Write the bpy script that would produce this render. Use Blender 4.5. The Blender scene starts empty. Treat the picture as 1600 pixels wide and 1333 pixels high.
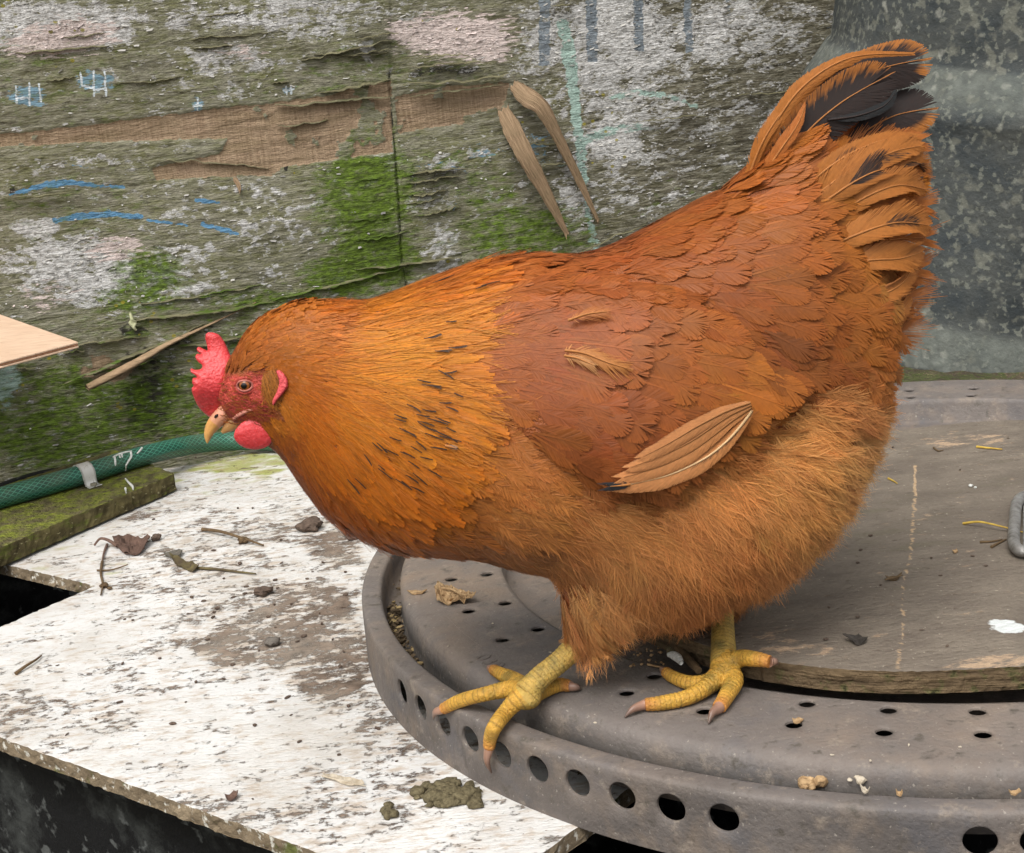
import bpy, bmesh, math, random
import numpy as np
from mathutils import Vector, Matrix
from mathutils.bvhtree import BVHTree
R_=np.random.default_rng(7); random.seed(7)
sc=bpy.context.scene
# ---------------------------------------------------------------- camera
CH,PT,RL,FP=.3654,.2556,-.1095,2307.0
cp,sp=math.cos(PT),math.sin(PT)
fw=np.array([0,cp,-sp]); r0=np.array([1.,0,0]); u0=np.array([0,sp,cp])
RT=math.cos(RL)*r0+math.sin(RL)*u0; UP=math.cos(RL)*u0-math.sin(RL)*r0
CAM=np.array([0,0,CH])
cd=bpy.data.cameras.new('camera'); cam=bpy.data.objects.new('camera',cd); sc.collection.objects.link(cam)
cd.sensor_width=36; cd.lens=FP/1600*36; cd.clip_start=.02; cd.clip_end=500
cam.matrix_world=Matrix(((RT[0],UP[0],-fw[0],CAM[0]),(RT[1],UP[1],-fw[1],CAM[1]),(RT[2],UP[2],-fw[2],CAM[2]),(0,0,0,1)))
sc.camera=cam
# ---------------------------------------------------------------- light: bright overcast
SUN_EL,SUN_AZ=math.radians(58),math.radians(205)
w=bpy.data.worlds.new('World'); sc.world=w; w.use_nodes=True
nt=w.node_tree; bg=nt.nodes['Background']
sky=nt.nodes.new('ShaderNodeTexSky'); sky.sky_type='NISHITA'; sky.sun_disc=False
sky.sun_elevation=SUN_EL; sky.sun_rotation=SUN_AZ; sky.dust_density=6; sky.ozone_density=.6; sky.air_density=1.0
hs=nt.nodes.new('ShaderNodeHueSaturation'); hs.inputs['Saturation'].default_value=.18
nt.links.new(sky.outputs[0],hs.inputs['Color']); nt.links.new(hs.outputs[0],bg.inputs[0]); bg.inputs[1].default_value=.15
sd=bpy.data.lights.new('sun','SUN'); so=bpy.data.objects.new('sun',sd); sc.collection.objects.link(so)
sd.energy=1.0; sd.angle=math.radians(40); sd.color=(1,.97,.92)
# azimuth: light comes from behind the camera, a little to its left
sdir=Vector((math.sin(SUN_AZ)*math.cos(SUN_EL),math.cos(SUN_AZ)*math.cos(SUN_EL),math.sin(SUN_EL)))
so.rotation_euler=sdir.to_track_quat('Z','Y').to_euler()
sc.view_settings.view_transform='Standard'; sc.view_settings.look='None'; sc.view_settings.exposure=0.40; sc.view_settings.gamma=1
sc.render.engine='CYCLES'
# ---------------------------------------------------------------- helpers
def rays(P):
    P=np.atleast_2d(np.array(P,float)); X=(P[:,0]-800)/FP; Y=(P[:,1]-666.5)/FP
    return fw+X[:,None]*RT-Y[:,None]*UP
def UZ(P,z=0.):
    d=rays(P); return CAM+d*((z-CAM[2])/d[:,2])[:,None]
def UPL(P,p0,n):
    d=rays(P); t=((np.array(p0)-CAM)@n)/(d@n); return CAM+d*t[:,None]
def UY(P,y): return UPL(P,(0,y,0),np.array([0,1.,0]))
def proj(Q):
    v=np.asarray(Q)-CAM; f=v@fw; return np.stack([800+FP*(v@RT)/f,666.5-FP*(v@UP)/f],-1)
def srgb(*c):
    a=np.array(c,float)/255.; return np.where(a<=.04045,a/12.92,((a+.055)/1.055)**2.4)
def sg4(*c): return tuple(srgb(*c))+(1,)
def nrm(a): return a/np.maximum(np.linalg.norm(a,axis=-1,keepdims=True),1e-12)
C=sc.collection
def link(name,me,mat=None,parent=None):
    o=bpy.data.objects.new(name,me); C.objects.link(o)
    if mat is not None:
        for m in (mat if isinstance(mat,(list,tuple)) else [mat]): me.materials.append(m)
    if parent is not None: o.parent=parent
    return o
def tag(o,label=None,cat=None,group=None,kind=None):
    if label:o['label']=label
    if cat:o['category']=cat
    if group:o['group']=group
    if kind:o['kind']=kind
    return o
def empty(name,loc,label,cat,group=None):
    o=bpy.data.objects.new(name,None); C.objects.link(o); o.location=loc; o.empty_display_size=.02
    return tag(o,label,cat,group)
def mesh(name,V,F,mat=None,parent=None,smooth=True,attrs=None,uv=None,cols=None,org=None,mi=None):
    """V (n,3) F (m,k) arrays; org: world origin to subtract (parent location)"""
    V=np.asarray(V,float)
    if parent is not None and org is None:
        q=parent; t=np.zeros(3)
        while q is not None: t+=np.array(q.location); q=q.parent
        org=t
    if org is not None: V=V-np.asarray(org)
    me=bpy.data.meshes.new(name)
    if isinstance(F,np.ndarray):
        k=F.shape[1]; me.vertices.add(len(V)); me.vertices.foreach_set('co',V.astype(np.float32).ravel())
        me.loops.add(F.size); me.loops.foreach_set('vertex_index',F.astype(np.int32).ravel())
        me.polygons.add(len(F)); me.polygons.foreach_set('loop_start',np.arange(0,F.size,k,dtype=np.int32))
        me.polygons.foreach_set('loop_total',np.full(len(F),k,np.int32))
        me.update(calc_edges=True)
    else:
        me.from_pydata([tuple(v) for v in V],[],F); me.update()
    me.polygons.foreach_set('use_smooth',np.full(len(me.polygons),smooth))
    if uv is not None:
        ul=me.uv_layers.new(name='UVMap'); li=np.empty(len(me.loops),np.int32); me.loops.foreach_get('vertex_index',li)
        ul.data.foreach_set('uv',np.asarray(uv,np.float32)[li].ravel())
    for k,a in (attrs or {}).items():
        at=me.attributes.new(k,'FLOAT','POINT'); at.data.foreach_set('value',np.asarray(a,np.float32))
    if cols is not None:
        at=me.color_attributes.new('Col','FLOAT_COLOR','POINT'); c=np.ones((len(V),4),np.float32); c[:,:3]=cols
        at.data.foreach_set('color',c.ravel())
    if mi is not None: me.polygons.foreach_set('material_index',np.asarray(mi,np.int32))
    return link(name,me,mat,parent)
def grid_faces(nu,nv,wu=False,wv=False):
    i=np.arange(nu if wu else nu-1); j=np.arange(nv if wv else nv-1)
    I,J=np.meshgrid(i,j,indexing='ij'); I2=(I+1)%nu; J2=(J+1)%nv
    return np.stack([I*nv+J,I2*nv+J,I2*nv+J2,I*nv+J2],-1).reshape(-1,4)
def vnoise(x,y,seed=0):
    """value noise 0..1"""
    xi=np.floor(x).astype(np.int64); yi=np.floor(y).astype(np.int64); fx=x-xi; fy=y-yi
    fx=fx*fx*(3-2*fx); fy=fy*fy*(3-2*fy)
    def h(a,b):
        n=(a*374761393+b*668265263+seed*974634777)&0xffffffff; n=((n^(n>>13))*1274126177)&0xffffffff
        return ((n^(n>>16))&0xffff)/65535.
    return (h(xi,yi)*(1-fx)+h(xi+1,yi)*fx)*(1-fy)+(h(xi,yi+1)*(1-fx)+h(xi+1,yi+1)*fx)*fy
def fbm(x,y,seed=0,o=4):
    s=0;a=.5;t=0
    for k in range(o): s=s+a*vnoise(x*2**k,y*2**k,seed+k*17); t+=a; a*=.5
    return s/t
def crom(P,n):
    """Catmull-Rom through rows of P -> n samples"""
    P=np.asarray(P,float); m=len(P); t=np.linspace(0,m-1-1e-9,n); i=np.floor(t).astype(int); f=(t-i)[:,None]
    g=lambda k:P[np.clip(k,0,m-1)]
    a,b,c,d=g(i-1),g(i),g(i+1),g(i+2)
    return .5*((2*b)+(-a+c)*f+(2*a-5*b+4*c-d)*f**2+(-a+3*b-3*c+d)*f**3)
def tube(P,rad,nseg=12,n=None,flat=1.,up=None,cap=True):
    """tube through points; returns V,F"""
    P=np.asarray(P,float); rad=np.asarray(rad,float)
    if n: 
        Q=crom(np.c_[P,rad],n); P,rad=Q[:,:3],np.maximum(Q[:,3],1e-5)
    T=nrm(np.gradient(P,axis=0)); up=np.array([0,0,1.]) if up is None else np.array(up,float)
    A=np.cross(T,up); bad=np.linalg.norm(A,axis=1)<.05; A[bad]=np.cross(T[bad],[0,1,.01]); A=nrm(A); B=np.cross(A,T)
    th=np.linspace(0,2*np.pi,nseg,endpoint=False)
    V=P[:,None]+rad[:,None,None]*(np.cos(th)[None,:,None]*A[:,None]+flat*np.sin(th)[None,:,None]*B[:,None])
    m=len(P); V=V.reshape(-1,3); F=[tuple(f) for f in grid_faces(m,nseg,False,True)]
    if cap: F.append(tuple(range(nseg))[::-1]); F.append(tuple(range((m-1)*nseg,m*nseg)))
    return V,F
def merge(parts):
    V=[];F=[];o=0
    for v,f in parts:
        V.append(np.asarray(v,float)); F+= [tuple(int(i)+o for i in q) for q in f]; o+=len(v)
    return np.concatenate(V),F
class NT:
    def __init__(s,name,rough=.7,spec=.3):
        s.m=bpy.data.materials.new(name); s.m.use_nodes=True; s.t=s.m.node_tree; s.b=s.t.nodes['Principled BSDF']
        s.b.inputs['Roughness'].default_value=rough; s.b.inputs['Specular IOR Level'].default_value=spec; s.out=s.t.nodes['Material Output']
    def n(s,k): return s.t.nodes.new(k)
    def set(s,i,v):
        if isinstance(v,bpy.types.NodeSocket): s.t.links.new(v,i)
        else: i.default_value=v
    def uv(s,sx=1,sy=1,rot=0,loc=(0,0,0)):
        a=s.n('ShaderNodeUVMap'); a.uv_map='UVMap'; m=s.n('ShaderNodeMapping'); s.t.links.new(a.outputs[0],m.inputs[0])
        m.inputs['Scale'].default_value=(sx,sy,1); m.inputs['Rotation'].default_value=(0,0,rot); m.inputs['Location'].default_value=loc; return m.outputs[0]
    def obj(s,sx=1,sy=1,sz=1):
        a=s.n('ShaderNodeTexCoord'); m=s.n('ShaderNodeMapping'); s.t.links.new(a.outputs['Object'],m.inputs[0]); m.inputs['Scale'].default_value=(sx,sy,sz); return m.outputs[0]
    def noise(s,vec,scale,det=5,rough=.55,lo=.3,hi=.7,dist=0):
        a=s.n('ShaderNodeTexNoise'); s.set(a.inputs['Vector'],vec); a.inputs['Scale'].default_value=scale; a.inputs['Detail'].default_value=det; a.inputs['Roughness'].default_value=rough; a.inputs['Distortion'].default_value=dist
        return s.rng(a.outputs[0],lo,hi)
    def vor(s,vec,scale,feat='F1',rnd=1):
        a=s.n('ShaderNodeTexVoronoi'); a.feature=feat; s.set(a.inputs['Vector'],vec); a.inputs['Scale'].default_value=scale; a.inputs['Randomness'].default_value=rnd; return a.outputs['Distance']
    def rng(s,v,lo,hi,a=0,b=1):
        m=s.n('ShaderNodeMapRange'); s.set(m.inputs[0],v)
        for i,x in enumerate((lo,hi,a,b)): m.inputs[i+1].default_value=x
        return m.outputs[0]
    def at(s,name):
        a=s.n('ShaderNodeAttribute'); a.attribute_name=name; return a.outputs['Fac']
    def col(s,name='Col'):
        a=s.n('ShaderNodeAttribute'); a.attribute_name=name; return a.outputs['Color']
    def ma(s,op,a,b=0.,clamp=False):
        m=s.n('ShaderNodeMath'); m.operation=op; m.use_clamp=clamp; s.set(m.inputs[0],a); s.set(m.inputs[1],b); return m.outputs[0]
    def mix(s,f,a,b,mode='MIX'):
        m=s.n('ShaderNodeMix'); m.data_type='RGBA'; m.blend_type=mode; s.set(m.inputs[0],f); s.set(m.inputs[6],a); s.set(m.inputs[7],b); return m.outputs[2]
    def cov(s,attr,noi,k=7): return s.ma('MULTIPLY',s.ma('SUBTRACT',attr,noi),k,True)
    def bump(s,h,dist=.001,st=1.,prev=None):
        b=s.n('ShaderNodeBump'); b.inputs['Distance'].default_value=dist; b.inputs['Strength'].default_value=st; s.set(b.inputs['Height'],h)
        if prev is not None: s.t.links.new(prev,b.inputs['Normal'])
        return b.outputs[0]
    def fin(s,color,bump=None,rough=None):
        s.set(s.b.inputs['Base Color'],color)
        if bump is not None: s.t.links.new(bump,s.b.inputs['Normal'])
        if rough is not None: s.set(s.b.inputs['Roughness'],rough)
        return s.m
def simple(name,c1,c2,scale=60,rough=.7,bd=.0008,spec=.3,det=5):
    t=NT(name,rough,spec); o=t.obj(); n=t.noise(o,scale,det); return t.fin(t.mix(n,sg4(*c1),sg4(*c2)),t.bump(n,bd))
# soft masks in photograph coordinates, evaluated at a surface point's own position
def blob(P,cx,cy,rx,ry,a=0,v=1.,soft=.5):
    a=math.radians(a); x=P[:,0]-cx; y=P[:,1]-cy; X=x*math.cos(a)+y*math.sin(a); Y=-x*math.sin(a)+y*math.cos(a)
    d=np.sqrt((X/rx)**2+(Y/ry)**2); return v*np.clip((1+soft-d)/(2*soft),0,1)
def poly(P,pts,feather=4,v=1.):
    pts=np.array(pts,float); x,y=P[:,0],P[:,1]; ins=np.zeros(len(P),bool); dm=np.full(len(P),1e9)
    for i in range(len(pts)):
        a=pts[i]; b=pts[(i+1)%len(pts)]
        if abs(b[1]-a[1])>1e-9:
            c=((a[1]>y)!=(b[1]>y)); xi=(b[0]-a[0])*(y-a[1])/(b[1]-a[1])+a[0]; ins^=c&(x<xi)
        ab=b-a; t=np.clip(((x-a[0])*ab[0]+(y-a[1])*ab[1])/(ab@ab),0,1); dm=np.minimum(dm,np.hypot(x-a[0]-t*ab[0],y-a[1]-t*ab[1]))
    sdv=np.where(ins,dm,-dm); return v*np.clip(.5+sdv/(2*feather),0,1)
def line(P,pts,wd,feather=2,v=1.):
    pts=np.array(pts,float); x,y=P[:,0],P[:,1]; dm=np.full(len(P),1e9)
    wd=np.broadcast_to(wd,(len(pts),)); 
    for i in range(len(pts)-1):
        a=pts[i]; b=pts[i+1]; ab=b-a; t=np.clip(((x-a[0])*ab[0]+(y-a[1])*ab[1])/(ab@ab),0,1)
        dm=np.minimum(dm,np.hypot(x-a[0]-t*ab[0],y-a[1]-t*ab[1])-(wd[i]*(1-t)+wd[i+1]*t))
    return v*np.clip(.5-dm/(2*feather),0,1)
def mx(*a): return np.maximum.reduce(a)

# ================================================================ setting
g=NT('yard_soil'); o_=g.obj(); a=g.noise(o_,3,8); b=g.noise(o_,40,6)
gm=g.fin(g.mix(a,sg4(58,50,40),g.mix(b,sg4(84,74,58),sg4(50,62,28))),g.bump(b,.01))
gx=np.linspace(-1,1,61); gx=np.sign(gx)*np.abs(gx)**3*200; X,Y=np.meshgrid(gx,gx,indexing='ij')
gz=-.62+(fbm(X*1.5,Y*1.5,3)-.5)*.05
tag(mesh('ground',np.stack([X,Y,gz],-1).reshape(-1,3),grid_faces(61,61),gm),kind='structure')

# soil-covered ledge behind the disc, on which the bin stands
t=NT('ledge_soil'); uv=t.uv(); a=t.noise(uv,25,7); b=t.noise(uv,160,6); c=t.noise(uv,9,3)
cc=t.mix(a,sg4(62,54,44),sg4(98,86,68)); cc=t.mix(t.cov(c,b,3),cc,sg4(78,84,46)); cc=t.mix(t.cov(t.ma('MULTIPLY',a,.35),t.noise(uv,300,3),6),cc,sg4(150,135,105))
lm=t.fin(cc,t.bump(t.ma('ADD',a,b),.004))
nx,ny=220,120; x=np.linspace(-.1,1.4,nx); y=np.linspace(.98,2.1,ny); X,Y=np.meshgrid(x,y,indexing='ij')
Z=.004+(fbm(X*30,Y*30,5,4)-.5)*.012
fr=np.hypot(X-.2623,Y-.9046)<.378; Z=np.where(fr,np.minimum(Z,-.012),Z)
V=np.stack([X,Y,Z],-1).reshape(-1,3); Fg=grid_faces(nx,ny)
Vb=V.copy(); Vb[:,2]=-.05
sk=[]
idx=np.arange(nx*ny).reshape(nx,ny); N0=nx*ny
for e in (idx[:,0],idx[::-1,-1],idx[0,::-1],idx[-1,:]):
    for i in range(len(e)-1): sk.append((e[i+1],e[i],e[i]+N0,e[i+1]+N0))
tag(mesh('soil_ledge',np.r_[V,Vb],np.r_[Fg,np.array(sk)],lm,uv=np.r_[V,Vb][:,:2]),kind='structure')

# ================================================================ plywood wall
WA=math.radians(15); WD=np.array([math.cos(WA),math.sin(WA),0]); WN=np.array([math.sin(WA),-math.cos(WA),0]); W0=np.array([-.23,1.60,0])
def UW(P,off=0.): return UPL(P,W0+WN*off,WN)
def build_wall():
    root=empty('plywood_wall',(W0[0],W0[1],-.6),'weathered plywood wall with peeling paint, green moss and torn bare veneer behind the hen','wall')
    s=np.r_[np.linspace(-2.2,-.62,60)[:-1],np.arange(-.62,.95,.0017),np.linspace(.95,2.4,60)[1:]]
    z=np.r_[np.linspace(-.6,-.16,20)[:-1],np.arange(-.16,.56,.0017),np.linspace(.56,1.3,30)[1:]]
    S,Z=np.meshgrid(s,z,indexing='ij'); Pw=W0+S[...,None]*WD; Pw[...,2]=Z; Pw=Pw.reshape(-1,3)
    q=proj(Pw); S=S.ravel(); Z=Z.ravel()
    wx=q[:,0]+(fbm(S*60,Z*160,1)-.5)*26; wy=q[:,1]+(fbm(S*40,Z*160,2)-.5)*16; P=np.stack([wx,wy],-1)
    Ps=np.stack([q[:,0]+(fbm(S*200,Z*300,8)-.5)*7,q[:,1]+(fbm(S*200,Z*300,9)-.5)*6],-1)
    B=lambda *k,**kw:blob(P,*k,**kw)
    bare=mx(poly(Ps,[(-60,216),(0,211),(180,190),(350,168),(430,160),(520,148),(560,132),(613,126),(613,238),(520,250),(440,262),(428,274),(350,276),(245,282),(236,262),(300,250),(345,240),(355,216),(160,222),(0,230),(-60,236)],2.5),
            poly(Ps,[(619,150),(700,135),(800,128),(795,150),(783,185),(700,197),(622,208)],2.5),poly(Ps,[(110,560),(170,555),(215,585),(180,600),(130,590)],5,.85))
    bare*=np.where((fbm(S*35,Z*35,12)>.66)&(bare>0),.35,1)
    white=mx(B(90,45,130,45,0,.72),B(250,25,140,22,0,.5),B(440,20,150,32,0,.55),B(480,40,100,25,0,.5),B(360,95,95,30,0,.55),B(575,80,12,18,0,.9),
             B(120,420,115,55,10,.74),B(60,360,40,18,0,.85),B(250,440,110,45,0,.45),B(290,395,60,20,0,.5),B(430,350,120,60,0,.33),B(400,300,90,22,0,.4),B(560,20,60,20,0,.45),
             B(860,60,60,75,0,.55),B(970,60,110,80,0,.74),B(1130,50,110,60,0,.62),B(960,140,100,60,0,.6),B(960,220,70,45,0,.75),B(900,300,40,70,0,.5),B(990,180,90,50,0,.55),
             B(1230,40,60,60,0,.42),B(1000,300,120,60,0,.36),B(1150,160,140,80,0,.34),B(720,150,90,20,0,.3),B(695,385,25,50,0,.5),B(670,330,50,70,0,.28),B(715,245,70,20,0,.45),
             B(640,20,40,25,0,.45),B(100,250,120,15,0,.3),B(300,330,120,15,0,.3),B(-60,60,60,120,0,.4))
    bg_=.12+.2*(fbm(S*9,Z*14,4)-.3); white=np.maximum(white,np.clip(bg_,0,.3))
    white=np.where(q[:,0]>1000,np.maximum(white,.26),white)
    pink=mx(B(95,60,90,28,-8,1.),B(715,55,95,38,0,1.05),B(630,50,30,18,0,1),B(760,80,50,20,0,.8),B(180,390,55,25,0,.7),B(75,460,60,30,0,.5),B(380,80,50,14,0,.5))
    moss=mx(B(570,300,85,110,0,.95),B(585,400,75,60,0,1.05),B(540,430,70,40,0,1),B(235,430,60,45,0,.92),B(430,470,130,25,0,.7),B(215,470,70,25,0,.8),B(240,640,300,85,0,.74),B(80,680,170,70,0,.85),B(120,610,110,50,0,.8),
            B(330,590,90,60,0,.6),B(380,530,110,40,0,.55),B(60,560,120,60,0,.5),B(820,365,120,55,0,.8),B(760,300,80,50,0,.55),B(700,250,100,20,0,.5),B(600,180,60,30,0,.35),B(540,190,60,14,0,.35),B(250,500,160,40,0,.5),
            B(530,165,70,20,0,.42),B(100,320,160,70,0,.4),B(400,150,160,50,0,.32),B(60,130,200,80,0,.38),B(560,120,110,70,0,.45),B(1100,330,160,60,0,.3),B(700,120,80,40,0,.4))
    blue=mx(line(Ps,[(15,305),(45,297),(75,288),(115,286),(150,290),(195,294)],[2,4,6,5,3,3],2),line(Ps,[(85,345),(120,339),(170,335),(220,339)],[4,5,6,4],2),line(Ps,[(232,345),(262,347),(290,352)],[3,3,2],2),line(Ps,[(316,350),(345,358),(370,364)],[4,4,4],2),
            line(Ps,[(305,312),(340,316)],[3,3],2),line(Ps,[(640,262),(690,254),(733,270)],[2,3,3],3,.6),line(Ps,[(100,255),(140,262)],[3,3],2,.6),line(Ps,[(720,300),(708,330)],[2,3],3,.7),line(Ps,[(45,395),(60,352)],[2,2],2,.3))
    pale=mx(blob(Ps,43,150,30,20,0,.78,.4),blob(Ps,148,127,32,17,0,.78,.4),blob(Ps,309,166,11,15,0,.7),blob(Ps,450,141,13,8,0,.7),B(760,240,35,12,0,.5),B(840,230,30,25,0,.45))
    bars=mx(*[line(q,l,1.6,1.2,1.) for l in ([(25,134),(26,162)],[(46,129),(46,165)],[(61,130),(64,160)],[(26,154),(46,153)],[(125,113),(128,133),(146,138)],[(146,111),(147,152)],[(163,111),(166,150)],[(148,141),(166,139)],[(309,152),(309,178)],[(303,166),(316,165)],[(447,136),(448,148)],[(455,134),(455,146)],[(443,141),(459,140)])])
    mint=mx(line(Ps,[(884,38),(893,90),(900,150),(908,220),(915,285)],[10,11,9,8,7],3,.95),line(Ps,[(917,300),(925,350),(935,390)],[7,6,8],4,.7),line(Ps,[(958,152),(1000,144),(1045,150),(1092,168)],[5,6,5,3],3,.8),line(Ps,[(918,218),(960,203),(1000,198),(1030,205)],[10,8,7,3],3,.7),B(12,600,22,38,0,.8),B(880,260,14,10,0,.4),B(930,378,12,10,0,.8))
    gb=mx(*[poly(Ps,[(a_,-40),(b_,-40),(b_+2,y_),(a_+2,y_)],2,v_) for a_,b_,y_,v_ in ((843,862,104,.85),(917,936,98,.9),(991,1007,80,.95),(1070,1085,83,.8),(1136,1144,30,.6),(1290,1300,50,.5))])
    dk=mx(*[poly(Ps,[(a_,-40),(b_,-40),(b_+2,y_),(a_+2,y_)],3,v_) for a_,b_,y_,v_ in ((862,871,104,.9),(936,946,97,.9),(1007,1020,87,.9),(1085,1095,60,.5),(866,902,32,.6))],
          blob(Ps,447,259,4,8,0,1.5,.3),blob(Ps,20,299,4,6,0,1.5,.3),B(230,625,42,65,0,1.),B(270,600,18,60,0,.6),B(25,640,40,70,0,.35),poly(Ps,[(623,270),(680,250),(725,262),(700,300),(660,318),(622,315)],8,.5),B(75,650,20,12,0,.8),B(212,515,26,14,0,.85),B(250,545,80,12,-10,.6),B(300,520,60,8,-20,.6),B(1100,240,110,60,0,.42),B(1230,200,100,130,0,.5),B(700,110,100,12,0,.6),B(600,170,90,8,0,.3),B(30,330,50,40,0,.3),B(100,490,160,20,0,.3),B(1000,350,120,40,0,.4))
    white*=(1-np.clip(bare,0,1)); moss=moss*(1-.85*np.clip(bare,0,1))
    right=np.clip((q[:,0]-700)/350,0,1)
    # relief: plies torn away, seam between sheets, gentle warp
    D=(fbm(S*4,Z*5,31)-.5)*.02+(fbm(S*40,Z*220,32)-.5)*.0022
    D-=.0022*np.clip(bare,0,1)
    seam=line(q,[(610,118),(610,124),(618,240),(627,392),(640,470),(650,560)],1.6,1.5); D-=seam*.004; D+=np.where(q[:,0]>np.interp(q[:,1],[124,392],[610,627]),-.0015,0)
    dk=np.maximum(dk,seam*.9)
    Pw=Pw+WN*D[:,None]
    t=NT('weathered_plywood',.85,.15); 
    uvh=t.uv(1,5); uvf=t.uv(1,2.2); uv1=t.uv(); uvv=t.uv(6,.5)
    n1=t.noise(uvh,28,8,.6); n2=t.rng(t.ma('ADD',t.ma('MULTIPLY',t.noise(uvf,26,7,.68),.55),t.ma('MULTIPLY',t.noise(uvf,105,5,.65),.45)),.14,.86); n3=t.noise(uv1,6,4); n4=t.noise(uvh,110,6,.6); n5=t.noise(uv1,260,4,.6); n6=t.noise(uv1,22,6,.6)
    col=t.mix(n1,sg4(98,94,78),sg4(148,145,128)); col=t.mix(t.ma('MULTIPLY',n6,.7),col,sg4(112,114,66))
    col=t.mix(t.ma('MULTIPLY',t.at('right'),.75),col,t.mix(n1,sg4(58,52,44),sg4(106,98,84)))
    n7=t.noise(t.uv(1,4),55,8,.7); col=t.mix(t.ma('MULTIPLY',t.cov(.58,n7,4),.68),col,t.mix(n4,sg4(168,164,148),sg4(132,128,110)))
    n8=t.noise(t.uv(1,6,0,(3,1,0)),30,8,.7); col=t.mix(t.ma('MULTIPLY',t.cov(.36,n8,5),.6),col,sg4(66,60,46))
    col=t.mix(t.cov(t.at('dark'),n2,4),col,t.mix(n4,sg4(36,34,30),sg4(76,72,66)))
    col=t.mix(t.cov(t.ma('ADD',t.at('white'),.11),n2,7),col,t.mix(t.noise(uvf,180,5,.6),sg4(158,154,147),sg4(232,231,229)))
    col=t.mix(t.cov(t.at('pink'),t.noise(uvh,50,7,.65),7),col,t.mix(n5,sg4(196,178,170),sg4(218,204,198)))
    col=t.mix(t.cov(t.at('pale'),t.noise(uvf,95,6,.6),6),col,sg4(128,158,174))
    col=t.mix(t.cov(t.at('gb'),t.noise(uvf,60,7,.7,.25,.7),5),col,t.mix(n4,sg4(108,116,122),sg4(146,154,160)))
    col=t.mix(t.cov(t.at('mint'),t.noise(uvf,60,7,.7),5),col,t.mix(n4,sg4(146,172,160),sg4(180,200,190)))
    col=t.mix(t.cov(t.at('blue'),t.noise(uvf,75,7,.7,.25,.72),5),col,t.mix(n4,sg4(76,124,160),sg4(116,156,186)))
    col=t.mix(t.cov(t.at('bars'),t.noise(uv1,200,4,.6,.2,.9),6),col,sg4(212,220,224))
    nm=t.noise(uvf,55,8,.7); col=t.mix(t.ma('MULTIPLY',t.cov(t.ma('ADD',t.at('moss'),.1),nm,2.0),.9),col,t.mix(t.noise(uvf,120,6,.6,.38,.62),sg4(62,78,22),sg4(102,128,34)))
    bw=t.mix(t.noise(uvv,60,6,.6),sg4(146,122,100),sg4(184,160,134)); bw=t.mix(t.ma('MULTIPLY',t.noise(uvh,22,5),.45),bw,sg4(112,100,66)); bw=t.mix(t.ma('MULTIPLY',t.noise(t.uv(9,1.2),90,5),.3),bw,sg4(92,76,58))
    col=t.mix(t.cov(t.at('bare'),t.noise(uvh,80,5,.5,.1,.9),9),col,bw)
    sp_=t.ma('MULTIPLY',t.ma('LESS_THAN',t.vor(t.uv(1,1.2),75),.17),t.ma('GREATER_THAN',n3,.72)); col=t.mix(t.ma('MULTIPLY',sp_,.8),col,sg4(150,140,52))
    blk=t.ma('MULTIPLY',t.cov(.36,t.noise(uvh,75,7,.7,.25,.75),4),t.ma('SUBTRACT',1.,t.at('bare'))); col=t.mix(t.ma('MULTIPLY',blk,.5),col,sg4(60,54,44))
    h=t.ma('ADD',t.ma('MULTIPLY',t.cov(t.at('white'),n2,7),.7),t.ma('ADD',n4,t.ma('MULTIPLY',n1,.8)))
    h=t.ma('ADD',h,t.ma('MULTIPLY',blk,-1.0))
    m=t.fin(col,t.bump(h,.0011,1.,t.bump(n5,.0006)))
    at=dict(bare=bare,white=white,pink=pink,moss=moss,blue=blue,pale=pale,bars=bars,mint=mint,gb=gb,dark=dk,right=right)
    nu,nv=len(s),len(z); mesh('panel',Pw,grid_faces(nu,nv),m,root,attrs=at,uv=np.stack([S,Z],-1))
    # back sheet gives the panel its thickness
    bs=np.array([[-2.2,-.6],[2.4,-.6],[2.4,1.3],[-2.2,1.3]]); Vb=[]
    for o in (-.030,-.016):
        for a_,z_ in bs: p=W0+WD*a_+WN*o; Vb.append([p[0],p[1],z_])
    mesh('backing_sheet',Vb,[(0,1,2,3),(7,6,5,4),(0,4,5,1),(1,5,6,2),(2,6,7,3),(3,7,4,0)],simple('rough_sawn_backing',(90,78,60),(60,52,42)),root,smooth=False)
    # curled paint flakes
    n=22000; sx=R_.uniform(-.6,.92,n); zz=R_.uniform(-.14,.54,n)
    i=np.clip(np.searchsorted(s,sx),0,nu-1); j=np.clip(np.searchsorted(z,zz),0,nv-1); ix=i*nv+j
    wv=np.maximum(white[ix],pink[ix]*.9)*(1-bare[ix]); keep=R_.random(n)<(wv*1.1-.12); ix=ix[keep]; n=len(ix)
    base=Pw[ix]; L=R_.uniform(.001,.0048,n)*R_.choice([.6,1,1.7],n); Hh=R_.uniform(.0004,.0015,n); rot=R_.normal(0,.22,n)
    D1=np.cos(rot)[:,None]*WD+np.sin(rot)[:,None]*np.array([0,0,1.]); D2=-np.sin(rot)[:,None]*WD+np.cos(rot)[:,None]*np.array([0,0,1.])
    lip=R_.uniform(.0003,.0018,n)
    pts=[]
    for a_,b_ in ((-.5,0),(-.2,.35),(.25,.3),(.5,.05),(.3,-.6),(-.1,-.5),(-.4,-.55)):
        jx=R_.normal(0,.08,(n,1)); jy=R_.normal(0,.12,(n,1))
        pts.append(base+D1*L[:,None]*(a_+jx)+D2*Hh[:,None]*(b_+jy)*1.5+WN*(.0003+lip[:,None]*max(0,-b_+.2)))
    V=np.stack(pts,1).reshape(-1,3); F=np.arange(n*7).reshape(n,7)
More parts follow.
